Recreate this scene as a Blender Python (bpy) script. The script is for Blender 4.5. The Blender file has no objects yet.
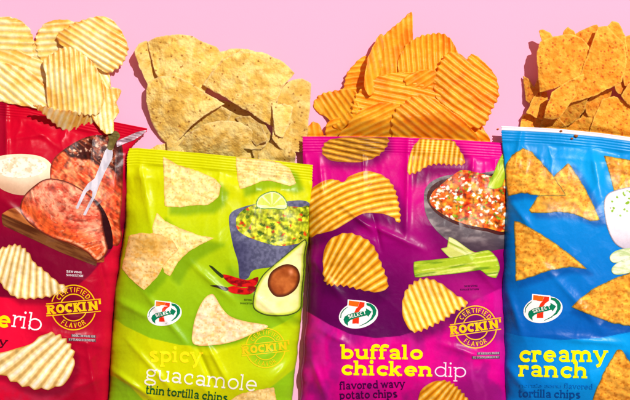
import bpy, math, random
import numpy as np
from mathutils import Vector
from mathutils.geometry import delaunay_2d_cdt

random.seed(7)
S = bpy.context.scene
COL = S.collection
H = 1.7            # camera height in metres; one picture unit is one millimetre on the table
CX, CY = 315.0, 200.0

# ------------------------------------------------------------------ maths
def lin(c):
    c = np.asarray(c, float) / 255.0
    return np.where(c <= 0.04045, c / 12.92, ((c + 0.055) / 1.055) ** 2.4)

def world(x, y, z):
    """table coordinates in mm (seen from above at height z mm) -> metres"""
    k = (H * 1000 - z) / (H * 1000)
    return np.stack([(x - CX) * k, (CY - y) * k, z], -1) / 1000.0

def hsh(ix, iy, s):
    n = (ix * 374761393 + iy * 668265263 + s * 974634777) & 0xffffffff
    n = ((n ^ (n >> 13)) * 1274126177) & 0xffffffff
    n = n ^ (n >> 16)
    return (n & 0xffff) / 65535.0

def vnoise(x, y, s=0):
    x = np.asarray(x, float); y = np.asarray(y, float)
    ix = np.floor(x).astype(np.int64); iy = np.floor(y).astype(np.int64)
    fx = x - ix; fy = y - iy
    fx = fx * fx * fx * (fx * (fx * 6 - 15) + 10); fy = fy * fy * fy * (fy * (fy * 6 - 15) + 10)
    a = hsh(ix, iy, s); b = hsh(ix + 1, iy, s); c = hsh(ix, iy + 1, s); d = hsh(ix + 1, iy + 1, s)
    return (a + (b - a) * fx) * (1 - fy) + (c + (d - c) * fx) * fy

def fbm(x, y, s=0, o=4):
    t = 0; a = 0.5; n = 0
    for k in range(o):
        t = t + a * vnoise(x * 2 ** k + 17.3 * k, y * 2 ** k - 9.1 * k, s + k); n += a; a *= 0.5
    return t / n

def ridged(x, y, s=0, o=3):
    t = 0; a = 0.5; n = 0
    for k in range(o):
        t = t + a * (1 - np.abs(2 * vnoise(x * 2 ** k + 5.3 * k, y * 2 ** k + 3.1 * k, s + k) - 1)) ** 2; n += a; a *= 0.45
    return t / n

def worley(x, y, s=0):
    ix = np.floor(x).astype(np.int64); iy = np.floor(y).astype(np.int64)
    best = np.full(x.shape, 9.0); idv = np.zeros(x.shape)
    for dx in (-1, 0, 1):
        for dy in (-1, 0, 1):
            jx = ix + dx; jy = iy + dy
            px = jx + hsh(jx, jy, s); py = jy + hsh(jx, jy, s + 1)
            d = np.hypot(px - x, py - y)
            m = d < best
            best = np.where(m, d, best); idv = np.where(m, hsh(jx, jy, s + 2), idv)
    return best, idv

def ss(a, b, x):
    t = np.clip((x - a) / (b - a), 0, 1)
    return t * t * (3 - 2 * t)

def mix(a, b, t):
    t = np.asarray(t)
    if np.ndim(t) and (np.ndim(a) > 1 or np.ndim(b) > 1 or np.ndim(t) == 1): t = t[..., None]
    return np.asarray(a, float) * (1 - t) + np.asarray(b, float) * t

def sdf(poly, x, y):
    """signed distance to polygon, negative inside"""
    P = np.asarray(poly, float)
    d = np.full(x.shape, 1e9); ins = np.zeros(x.shape, bool)
    n = len(P)
    for i in range(n):
        ax, ay = P[i]; bx, by = P[(i + 1) % n]
        ex, ey = bx - ax, by - ay
        wx, wy = x - ax, y - ay
        L = ex * ex + ey * ey + 1e-12
        t = np.clip((wx * ex + wy * ey) / L, 0, 1)
        d = np.minimum(d, (wx - ex * t) ** 2 + (wy - ey * t) ** 2)
        c = ((ay > y) != (by > y)) & (x < ex * (y - ay) / (ey if abs(ey) > 1e-9 else 1e-9) + ax)
        ins ^= c
    d = np.sqrt(d)
    return np.where(ins, -d, d)

def smooth_poly(pts, step=1.0, closed=True, sharp=0.0):
    """Catmull-Rom through the points, resampled"""
    P = np.asarray(pts, float); n = len(P); out = []
    for i in range(n):
        p0, p1, p2, p3 = P[i - 1], P[i], P[(i + 1) % n], P[(i + 2) % n]
        L = np.hypot(*(p2 - p1)); k = max(2, int(L / step))
        for j in range(k):
            t = j / k
            q = 0.5 * ((2 * p1) + (-p0 + p2) * t + (2 * p0 - 5 * p1 + 4 * p2 - p3) * t * t + (-p0 + 3 * p1 - 3 * p2 + p3) * t ** 3)
            l = p1 + (p2 - p1) * t
            out.append(q * (1 - sharp) + l * sharp)
    return np.array(out)

def area2(P):
    x, y = P[:, 0], P[:, 1]
    return np.sum(x * np.roll(y, -1) - y * np.roll(x, -1))

def fill(poly, step):
    """triangulate a polygon with interior points; returns points, tris, number of rim points"""
    P = np.asarray(poly, float)
    if area2(P) < 0: P = P[::-1]
    x0, y0 = P.min(0); x1, y1 = P.max(0)
    gx, gy = np.meshgrid(np.arange(x0, x1, step), np.arange(y0, y1, step * 0.87))
    gx = gx + (np.arange(gx.shape[0]) % 2)[:, None] * step * 0.5
    gx = gx.ravel(); gy = gy.ravel()
    d = sdf(P, gx, gy); m = d < -0.45 * step
    V = np.concatenate([P, np.stack([gx[m], gy[m]], -1)])
    r = delaunay_2d_cdt([Vector(v) for v in V], [], [list(range(len(P)))], 1, 1e-4)
    return np.array([tuple(v) for v in r[0]]), [tuple(f) for f in r[2]]

def fill_union(polys, step=1.6):
    V = []; F = []
    for p in polys:
        p = np.asarray(p, float)
        if area2(p) < 0: p = p[::-1]
        F.append(list(range(len(V), len(V) + len(p)))); V += [tuple(q) for q in p]
    A = np.array(V); x0, y0 = A.min(0); x1, y1 = A.max(0)
    if step:
        gx, gy = np.meshgrid(np.arange(x0 + .013, x1, step), np.arange(y0 + .017, y1, step))
        V += list(zip(gx.ravel(), gy.ravel()))
    r = delaunay_2d_cdt([Vector(v) for v in V], [], F, 1, 1e-4)
    pts = np.array([tuple(v) for v in r[0]]); fs = [tuple(f) for f, o in zip(r[2], r[5]) if len(o)]
    used = sorted({i for f in fs for i in f}); mp = {a: i for i, a in enumerate(used)}
    return pts[used], [tuple(mp[i] for i in f) for f in fs]

# ------------------------------------------------------------------ object helpers
def mesh_obj(name, verts, faces, mat, parent=None, colors=None, origin=None, smooth=True):
    verts = np.asarray(verts, float)
    if origin is not None: verts = verts - np.asarray(origin)
    me = bpy.data.meshes.new(name)
    me.from_pydata([tuple(v) for v in verts], [], [tuple(f) for f in faces])
    if colors is not None:
        a = me.color_attributes.new('Col', 'FLOAT_COLOR', 'POINT')
        c = np.ones((len(verts), 4), np.float32); c[:, :3] = colors
        a.data.foreach_set('color', c.ravel())
    me.polygons.foreach_set('use_smooth', [smooth] * len(me.polygons))
    me.materials.append(mat); me.update()
    o = bpy.data.objects.new(name, me); COL.objects.link(o)
    if parent is not None: o.parent = parent
    elif origin is not None: o.location = tuple(origin)
    return o

def up(faces, pts):
    """orient triangles given in picture coordinates (y down) so they face the camera"""
    out = []
    for f in faces:
        a, b, c = pts[f[0]], pts[f[1]], pts[f[2]]
        s = (b[0] - a[0]) * (c[1] - a[1]) - (b[1] - a[1]) * (c[0] - a[0])
        out.append(tuple(f) if s < 0 else tuple(f[::-1]))
    return out

def tag(o, label, cat, group=None, kind=None):
    o['label'] = label; o['category'] = cat
    if group: o['group'] = group
    if kind: o['kind'] = kind
    return o

# ------------------------------------------------------------------ materials
def mat_base(name):
    m = bpy.data.materials.new(name); m.use_nodes = True
    nt = m.node_tree
    return m, nt, nt.nodes['Principled BSDF']

def N(nt, t, **kw):
    n = nt.nodes.new(t)
    for k, v in kw.items():
        if k in n.inputs: n.inputs[k].default_value = v
        else: setattr(n, k, v)
    return n

def film_mat(name, rough=0.3, bump=0.5, metallic=0.0, spec=0.5, coat=0.35):
    m, nt, b = mat_base(name)
    a = N(nt, 'ShaderNodeAttribute', attribute_name='Col')
    tc = N(nt, 'ShaderNodeTexCoord')
    n1 = N(nt, 'ShaderNodeTexNoise', Scale=45.0, Detail=3.0, Roughness=0.5, Distortion=0.8)
    n2 = N(nt, 'ShaderNodeTexNoise', Scale=190.0, Detail=4.0, Roughness=0.6, Distortion=1.2)
    v = N(nt, 'ShaderNodeTexVoronoi', feature='DISTANCE_TO_EDGE', Scale=26.0)
    for n in (n1, n2): nt.links.new(tc.outputs['Object'], n.inputs['Vector'])
    dis = N(nt, 'ShaderNodeVectorMath', operation='MULTIPLY_ADD')
    dis.inputs[1].default_value = (0.03, 0.03, 0.03)
    nt.links.new(n1.outputs['Color'], dis.inputs[0]); nt.links.new(tc.outputs['Object'], dis.inputs[2])
    nt.links.new(dis.outputs[0], v.inputs['Vector'])
    vm = N(nt, 'ShaderNodeMath', operation='MINIMUM'); vm.inputs[1].default_value = 0.25
    nt.links.new(v.outputs['Distance'], vm.inputs[0])
    s1 = N(nt, 'ShaderNodeMath', operation='MULTIPLY_ADD'); s1.inputs[1].default_value = 0.5
    nt.links.new(vm.outputs[0], s1.inputs[0]); nt.links.new(n1.outputs['Fac'], s1.inputs[2])
    s2 = N(nt, 'ShaderNodeMath', operation='MULTIPLY_ADD'); s2.inputs[1].default_value = 0.14
    nt.links.new(n2.outputs['Fac'], s2.inputs[0]); nt.links.new(s1.outputs[0], s2.inputs[2])
    bp = N(nt, 'ShaderNodeBump', Strength=bump, Distance=0.004)
    nt.links.new(s2.outputs[0], bp.inputs['Height'])
    nt.links.new(bp.outputs['Normal'], b.inputs['Normal'])
    # ink mottling
    n3 = N(nt, 'ShaderNodeTexNoise', Scale=420.0, Detail=3.0, Roughness=0.6)
    nt.links.new(tc.outputs['Object'], n3.inputs['Vector'])
    mr = N(nt, 'ShaderNodeMapRange'); mr.inputs['To Min'].default_value = 0.9; mr.inputs['To Max'].default_value = 1.1
    nt.links.new(n3.outputs['Fac'], mr.inputs['Value'])
    mx = N(nt, 'ShaderNodeVectorMath', operation='SCALE')
    nt.links.new(a.outputs['Color'], mx.inputs[0]); nt.links.new(mr.outputs[0], mx.inputs['Scale'])
    nt.links.new(mx.outputs[0], b.inputs['Base Color'])
    rr = N(nt, 'ShaderNodeMapRange'); rr.inputs['To Min'].default_value = rough - 0.06; rr.inputs['To Max'].default_value = rough + 0.12
    nt.links.new(n2.outputs['Fac'], rr.inputs['Value']); nt.links.new(rr.outputs[0], b.inputs['Roughness'])
    b.inputs['Specular IOR Level'].default_value = spec
    b.inputs['Coat Weight'].default_value = coat; b.inputs['Coat Roughness'].default_value = 0.22
    b.inputs['Metallic'].default_value = metallic
    return m

FILM = film_mat('bag_film', rough=0.3, bump=0.14, spec=0.12, coat=0.02)
FOIL = film_mat('foil_back', rough=0.38, bump=0.2, metallic=0.4)

def chip_mat(name, speck, speck_scale, amount, bumpd, rough=0.5, spec=0.35, sss=0.0):
    m, nt, b = mat_base(name)
    a = N(nt, 'ShaderNodeAttribute', attribute_name='Col')
    tc = N(nt, 'ShaderNodeTexCoord')
    n1 = N(nt, 'ShaderNodeTexNoise', Scale=speck_scale, Detail=5.0, Roughness=0.7)
    n2 = N(nt, 'ShaderNodeTexNoise', Scale=speck_scale * 0.45, Detail=3.0, Roughness=0.6)
    v = N(nt, 'ShaderNodeTexVoronoi', Scale=speck_scale * 1.3)
    for n in (n1, n2, v): nt.links.new(tc.outputs['Object'], n.inputs['Vector'])
    r = N(nt, 'ShaderNodeMapRange'); r.inputs['From Min'].default_value = 0.56; r.inputs['From Max'].default_value = 0.72
    r.inputs['To Max'].default_value = amount
    nt.links.new(n1.outputs['Fac'], r.inputs['Value'])
    mx = N(nt, 'ShaderNodeMix', data_type='RGBA'); mx.inputs['B'].default_value = (*lin(speck), 1)
    for i in mx.inputs:
        if i.name == 'B' and i.type == 'RGBA': i.default_value = (*lin(speck), 1)
    fa = [i for i in mx.inputs if i.name == 'Factor' and i.type == 'VALUE'][0]
    ca = [i for i in mx.inputs if i.name == 'A' and i.type == 'RGBA'][0]
    co = [o for o in mx.outputs if o.type == 'RGBA'][0]
    nt.links.new(r.outputs[0], fa); nt.links.new(a.outputs['Color'], ca)
    sc = N(nt, 'ShaderNodeVectorMath', operation='SCALE')
    mr = N(nt, 'ShaderNodeMapRange'); mr.inputs['To Min'].default_value = 0.72; mr.inputs['To Max'].default_value = 1.28
    nt.links.new(n2.outputs['Fac'], mr.inputs['Value'])
    nt.links.new(co, sc.inputs[0]); nt.links.new(mr.outputs[0], sc.inputs['Scale'])
    nt.links.new(sc.outputs[0], b.inputs['Base Color'])
    bp = N(nt, 'ShaderNodeBump', Strength=0.8, Distance=bumpd)
    ad = N(nt, 'ShaderNodeMath', operation='ADD')
    vs_ = N(nt, 'ShaderNodeMath', operation='MULTIPLY'); vs_.inputs[1].default_value = 0.3
    nt.links.new(v.outputs['Distance'], vs_.inputs[0]); nt.links.new(n1.outputs['Fac'], ad.inputs[0]); nt.links.new(vs_.outputs[0], ad.inputs[1])
    nt.links.new(ad.outputs[0], bp.inputs['Height']); nt.links.new(bp.outputs['Normal'], b.inputs['Normal'])
    b.inputs['Roughness'].default_value = rough; b.inputs['Specular IOR Level'].default_value = spec
    if sss:
        b.inputs['Subsurface Weight'].default_value = sss
        b.inputs['Subsurface Radius'].default_value = (0.004, 0.002, 0.0006); b.inputs['Subsurface Scale'].default_value = 0.6
    return m

CHIP = {
 'potato': chip_mat('fried_potato', (214, 140, 40), 260.0, 0.3, 0.0003, 0.38, 0.5, 0.5),
 'orange': chip_mat('seasoned_potato', (246, 116, 8), 240.0, 0.4, 0.0003, 0.45, 0.28, 0.5),
 'corn':   chip_mat('corn_tortilla', (206, 146, 50), 330.0, 0.6, 0.0016, 0.6, 0.25, 0.1),
 'nacho':  chip_mat('seasoned_tortilla', (220, 100, 12), 330.0, 0.45, 0.0013, 0.6, 0.25, 0.1),
}

# ------------------------------------------------------------------ table
def table():
    m, nt, b = mat_base('pink_paper')
    tc = N(nt, 'ShaderNodeTexCoord'); n = N(nt, 'ShaderNodeTexNoise', Scale=700.0, Detail=4.0)
    nt.links.new(tc.outputs['Object'], n.inputs['Vector'])
    bp = N(nt, 'ShaderNodeBump', Strength=0.12, Distance=0.0005)
    nt.links.new(n.outputs['Fac'], bp.inputs['Height']); nt.links.new(bp.outputs['Normal'], b.inputs['Normal'])
    n2 = N(nt, 'ShaderNodeTexNoise', Scale=5.0, Detail=2.0); nt.links.new(tc.outputs['Object'], n2.inputs['Vector'])
    cr = N(nt, 'ShaderNodeValToRGB')
    cr.color_ramp.elements[0].color = (*PINK_A, 1); cr.color_ramp.elements[1].color = (*PINK_B, 1)
    nt.links.new(n2.outputs['Fac'], cr.inputs['Fac']); nt.links.new(cr.outputs['Color'], b.inputs['Base Color'])
    b.inputs['Roughness'].default_value = 0.8; b.inputs['Specular IOR Level'].default_value = 0.2
    n_ = 40; r = 1.6
    g = np.linspace(-r, r, n_ + 1)
    V = [(x, y, 0) for y in g for x in g]
    F = [(j * (n_ + 1) + i, j * (n_ + 1) + i + 1, (j + 1) * (n_ + 1) + i + 1, (j + 1) * (n_ + 1) + i) for j in range(n_) for i in range(n_)]
    o = mesh_obj('ground', V, F, m, smooth=False)
    o['kind'] = 'structure'; o['label'] = 'plain pale pink paper surface under the bags'
PINK_A = (0.93, 0.445, 0.635); PINK_B = (0.95, 0.455, 0.65)
table()

# ------------------------------------------------------------------ stroke lettering
def arc(cx, cy, rx, ry, a0, a1, n=14):
    t = np.radians(np.linspace(a0, a1, n))
    return np.stack([cx + rx * np.cos(t), cy + ry * np.sin(t)], -1)

def stroke(P, w, wv=None):
    """polyline -> polygons of constant width"""
    P = np.asarray(P, float); out = []
    for i in range(len(P) - 1):
        d = P[i + 1] - P[i]; L = np.hypot(*d)
        if L < 1e-6: continue
        n = np.array([-d[1], d[0]]) / L * w / 2
        out.append([P[i] + n, P[i] - n, P[i + 1] - n, P[i + 1] + n])
    for p in P[1:-1]:
        out.append([p + w / 2 * np.array([math.cos(a), math.sin(a)]) for a in np.linspace(0, 2 * math.pi, 9)[:-1] + 0.13])
    return out

def rect(x0, y0, x1, y1): return [[(x0, y0), (x1, y0), (x1, y1), (x0, y1)]]

def glyph(ch, w, serif=True):
    """lower case slab serif, x-height 1; returns polygons and advance"""
    t = w * 0.62 if w > .18 else w     # thinner strokes for bars
    sh = w / 2 + 0.13                  # half width of a serif
    if not serif: sh = 0
    r = 0.5 - w / 2 * 0.85             # half height of a bowl
    hw = (0.46 if w > .18 else .5) + w * 0.10
    G = []; adv = 1.0
    def foot(x, y=0.0, l=1, rr=1):
        if serif: G.extend(rect(x - (sh if l else w / 2), y, x + (sh if rr else w / 2), y + t))
    def head(x, y):
        if serif: G.extend(rect(x - sh - .02, y - t, x + w / 2, y))
    def stem(x, y0, y1): G.extend(rect(x - w / 2, y0, x + w / 2, y1))
    x0 = 0.03 + w / 2 + (0.12 if serif else 0)
    if ch == 'a':
        xr = x0 + hw * 1.55
        G += stroke(np.concatenate([arc(x0 + hw * .75, 0.66, hw * .8, 0.34 - t / 2, 160, 20, 9), [(xr, .5), (xr, .2)]]), w)
        G += stroke(arc(x0 + hw * .72, 0.29, hw * .72, 0.29 - t / 2, 20, 340, 14), t * 1.1)
        stem(xr, 0, .6); foot(xr, 0, 0, 1); adv = xr + sh + .08
    elif ch in 'bhkl':
        stem(x0, 0, 1.45); head(x0, 1.45)
        if ch == 'b':
            G += stroke(arc(x0 + hw * .85, .5, hw, r, 165, -165, 18), w); adv = x0 + hw * 1.9 + w / 2 + .08
        if ch == 'l': foot(x0); adv = x0 + sh + .1
        if ch == 'h':
            foot(x0); xr = x0 + hw * 1.75
            G += stroke(np.concatenate([arc(x0 + hw * .9, .58, hw * .85, .42 - w * .42, 165, 0, 10), [(xr, .3)]]), w)
            stem(xr, 0, .55); foot(xr); adv = xr + sh + .08
        if ch == 'k':
            foot(x0); G += stroke([(x0, .38), (x0 + hw * 1.5, .95)], w * .8); G += stroke([(x0 + hw * .55, .58), (x0 + hw * 1.65, .05)], w)
            G.extend(rect(x0 + hw * 1.1, 0, x0 + hw * 2.2, t)); G.extend(rect(x0 + hw * .95, 1 - t, x0 + hw * 1.95, 1)); adv = x0 + hw * 2.2 + .08
    elif ch == 'c':
        cx = x0 + hw
        G += stroke(arc(cx, .5, hw, r, 48, 318, 18), w); G += rect(cx + hw * .45, .6, cx + hw * .45 + w * .9, .92); adv = cx + hw + .07
    elif ch == 'd':
        cx = x0 + hw; xr = cx + hw * .9
        G += stroke(arc(cx, .5, hw, r, 15, 345, 18), w); stem(xr, 0, 1.45); head(xr, 1.45); foot(xr, 0, 0, 1); adv = xr + sh + .08
    elif ch == 'e':
        cx = x0 + hw
        G += stroke(arc(cx, .5, hw, r, 0, 318, 20), w); G += rect(cx - hw, .5 - t / 2, cx + hw + w / 2, .5 + t / 2); adv = cx + hw + w / 2 + .1
    elif ch == 'f':
        stem(x0, 0, 1.1); foot(x0); G += stroke(arc(x0 + .36, 1.08, .36, .36 - w / 3, 180, 35, 10), w); G += rect(x0 - sh, 1 - t, x0 + .5, 1); adv = x0 + .62
    elif ch == 'g':
        cx = x0 + hw
        G += stroke(arc(cx, .64, hw * .85, .34 - w * .35, 0, 360, 18), w); G += stroke(arc(cx, -.22, hw * 1.1, .24, 0, 360, 18), w)
        G += stroke([(cx - hw * .6, .38), (cx - hw * .75, .2), (cx - hw * .4, .06), (cx + hw * .5, .02)], w)
        G += stroke([(cx + hw * .6, .85), (cx + hw * 1.25, 1.02)], w); adv = cx + hw + w / 2 + .16
    elif ch == 'i':
        stem(x0, 0, 1.0); head(x0, 1.0); foot(x0); rr_ = max(w * .62, .1)
        G.append([(x0 + rr_ * math.cos(a), 1.33 + rr_ * math.sin(a)) for a in np.linspace(0, 2 * math.pi, 13)[:-1]]); adv = x0 + sh + .1
    elif ch in 'mn':
        stem(x0, 0, 1); head(x0, 1); foot(x0); xr = x0; g = hw * (1.75 if ch == 'n' else 1.6)
        for k in range(1 if ch == 'n' else 2):
            G += stroke(np.concatenate([arc(xr + g / 2, .58, g / 2, .42 - w * .42, 165, 0, 10), [(xr + g, .3)]]), w)
            xr += g; stem(xr, 0, .55)
            foot(xr)
        adv = xr + sh + .08
    elif ch == 'o':
        cx = x0 + hw; G += stroke(arc(cx, .5, hw, r, 0, 360, 22), w); adv = cx + hw + w / 2 + .12
    elif ch == 'p':
        stem(x0, -.42, 1); head(x0, 1); foot(x0, -.42); G += stroke(arc(x0 + hw * .85, .5, hw, r, 165, -165, 18), w); adv = x0 + hw * 1.9 + w / 2 + .08
    elif ch == 'r':
        stem(x0, 0, 1); head(x0, 1); foot(x0); G += stroke(arc(x0 + .4, .6, .38, .4 - w * .42, 170, 60, 8), w); G += rect(x0 + .42, .62, x0 + .42 + w, .97); adv = x0 + .42 + w + .06
    elif ch == 's':
        cx = x0 + hw * .8; q = hw * .8
        G += stroke(np.concatenate([arc(cx, .74, q, .26 - w * .35, 35, 260, 10), arc(cx, .26, q, .26 - w * .35, 80, -150, 10)]), w); adv = cx + q + w / 2 + .12
    elif ch == 't':
        stem(x0, .2, 1.3); G += stroke(arc(x0 + .28, .25, .28, .25 - w / 3, 180, 310, 8), w); G += rect(x0 - sh, 1 - t, x0 + .45, 1); adv = x0 + .56
    elif ch == 'u':
        xr = x0 + hw * 1.75
        stem(x0, .45, 1); head(x0, 1); G += stroke(np.concatenate([[(x0, .6)], arc(x0 + hw * .87, .42, hw * .87, .42 - w * .42, 180, 345, 10)]), w)
        stem(xr, 0, 1); head(xr, 1); foot(xr, 0, 0, 1); adv = xr + sh + .08
    elif ch in 'vy':
        a = x0 + hw
        G += stroke([(x0 - .02, 1 - t / 2), (a, .03)], w); G += stroke([(x0 + 2 * hw + .02, 1 - t / 2), (a, .03)], w * .85)
        if ch == 'y': G += stroke([(a + .08, .15), (a - .12, -.25), (a - .42, -.38)], w * .9)
        G.extend(rect(x0 - sh, 1 - t, x0 + sh * .8, 1)); G.extend(rect(x0 + 2 * hw - sh * .8, 1 - t, x0 + 2 * hw + sh, 1)); adv = x0 + 2 * hw + .16
    elif ch == 'w':
        for k in range(4):
            xa = x0 + k * .38; G += stroke([(xa, 1 if k % 2 == 0 else 0.05), (xa + .38, 0.05 if k % 2 == 0 else 1)], w * .85)
        G.extend(rect(x0 - sh, 1 - t, x0 + sh * .7, 1)); G.extend(rect(x0 + 1.52 - sh * .7, 1 - t, x0 + 1.52 + sh, 1)); adv = x0 + 1.68
    elif ch == ' ': adv = .5
    return G, adv

def capital(ch, w, serif=False):
    """capitals, height 1"""
    t = w * .75; G = []; W = .62; x0 = .08 + w / 2; xr = x0 + W - w * .3
    def stem(x): G.extend(rect(x - w / 2, 0, x + w / 2, 1))
    def sl(x, y0=0, y1=1):
        if serif:
            G.extend(rect(x - w / 2 - .1, y0, x + w / 2 + .1, y0 + t * .7)); G.extend(rect(x - w / 2 - .1, y1 - t * .7, x + w / 2 + .1, y1))
    adv = W + .3
    if ch == 'C' or ch == 'G':
        G += stroke(arc(x0 + W / 2, .5, W / 2, .5 - w / 2, 50, 310, 14), w)
        if ch == 'G': G += rect(x0 + W * .5, .32, x0 + W, .32 + t); G += rect(x0 + W - w, .05, x0 + W, .45)
        if serif: G += rect(x0 + W - w * .8, .62, x0 + W, 1)
    elif ch == 'O': G += stroke(arc(x0 + W / 2, .5, W / 2, .5 - w / 2, 0, 360, 18), w)
    elif ch == 'E' or ch == 'F':
        stem(x0); G += rect(x0, 1 - t, x0 + W * .85, 1); G += rect(x0, .5 - t / 2, x0 + W * .7, .5 + t / 2)
        if ch == 'E': G += rect(x0, 0, x0 + W * .85, t)
        adv = W + .2
    elif ch == 'R':
        stem(x0); G += stroke(np.concatenate([[(x0, 1 - t / 2)], arc(x0 + W * .5, .74, W * .38, .26 - t / 2, 90, -90, 8), [(x0, .48 + t / 2)]]), t)
        G += stroke([(x0 + W * .4, .5), (x0 + W * .92, 0.02)], w); sl(x0)
        if serif: G += rect(x0 + W * .65, 0, x0 + W + .14, t * .7)
    elif ch == 'T': stem(x0 + W / 2); G += rect(x0 - w / 2, 1 - t, x0 + W + w / 2, 1)
    elif ch == 'I': stem(x0); sl(x0); adv = w + (.36 if serif else .2)
    elif ch == 'D': stem(x0); G += stroke(np.concatenate([[(x0, 1 - t / 2)], arc(x0 + W * .35, .5, W * .6, .5 - t / 2, 90, -90, 12), [(x0, t / 2)]]), w * .9)
    elif ch == 'L': stem(x0); G += rect(x0, 0, x0 + W * .85, t); adv = W + .16
    elif ch == 'A': G += stroke([(x0, 0), (x0 + W / 2, 1)], w); G += stroke([(x0 + W, 0), (x0 + W / 2, 1)], w); G += rect(x0 + W * .2, .25, x0 + W * .8, .25 + t * .8)
    elif ch == 'V': G += stroke([(x0, 1), (x0 + W / 2, 0)], w); G += stroke([(x0 + W, 1), (x0 + W / 2, 0)], w)
    elif ch == 'K':
        stem(x0); G += stroke([(x0, .42), (x0 + W * .85, .98)], w * .85); G += stroke([(x0 + W * .3, .58), (x0 + W * .9, .02)], w); sl(x0)
        if serif: G += rect(x0 + W * .65, 0, x0 + W + .14, t * .7); G += rect(x0 + W * .55, 1 - t * .7, x0 + W + .1, 1)
    elif ch == 'N': stem(x0); stem(x0 + W); G += stroke([(x0, 1 - w * .3), (x0 + W, w * .3)], w * .9); sl(x0, 0, 1)
    elif ch == 'S':
        q = W / 2; G += stroke(np.concatenate([arc(x0 + q, .74, q, .26 - t / 2, 30, 265, 9), arc(x0 + q, .26, q, .26 - t / 2, 85, -150, 9)]), w)
    elif ch == 'U': G += stroke(np.concatenate([[(x0, 1)], arc(x0 + W / 2, .35, W / 2, .35 - w / 2, 180, 360, 10), [(x0 + W, 1)]]), w)
    elif ch == "'": G += rect(x0, .62, x0 + w * .8, 1.05); adv = w + .15
    elif ch == ' ': adv = .4
    return G, adv

def layout(text, w, caps=False, serif=True, track=0.0):
    G = []; x = 0
    for ch in text:
        g, a = (capital(ch, w, serif) if caps else glyph(ch, w, serif))
        G += [np.asarray(p, float) + (x, 0) for p in g]; x += a + track
    return G, x

def on_line(text, p0, p1, h, w, caps=False, serif=True, sag=0.0, track=0.0):
    """lettering along a line from p0 to p1 (picture units), x-height h"""
    G, W = layout(text, w, caps, serif, track)
    p0 = np.array(p0, float); p1 = np.array(p1, float); d = p1 - p0; L = np.hypot(*d); d /= L; n = np.array([d[1], -d[0]])
    s = L / W; out = []
    for p in G:
        t = p[:, 0:1] / W
        out.append(p0 + p[:, 0:1] * s * d + p[:, 1:2] * h * n + np.array([0, 1]) * sag * 4 * t * (1 - t))
    return out

def on_arc(text, c, r, a0, a1, h, w, inside=False):
    G, W = layout(text, w, True, False, 0.12); out = []
    for p in G:
        t = p[:, 0] / W; a = np.radians(a0 + (a1 - a0) * t)
        rr = r + (p[:, 1] - .5) * h * (-1 if inside else 1)
        out.append(np.stack([c[0] + rr * np.cos(a), c[1] + rr * np.sin(a)], -1))
    return out

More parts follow.
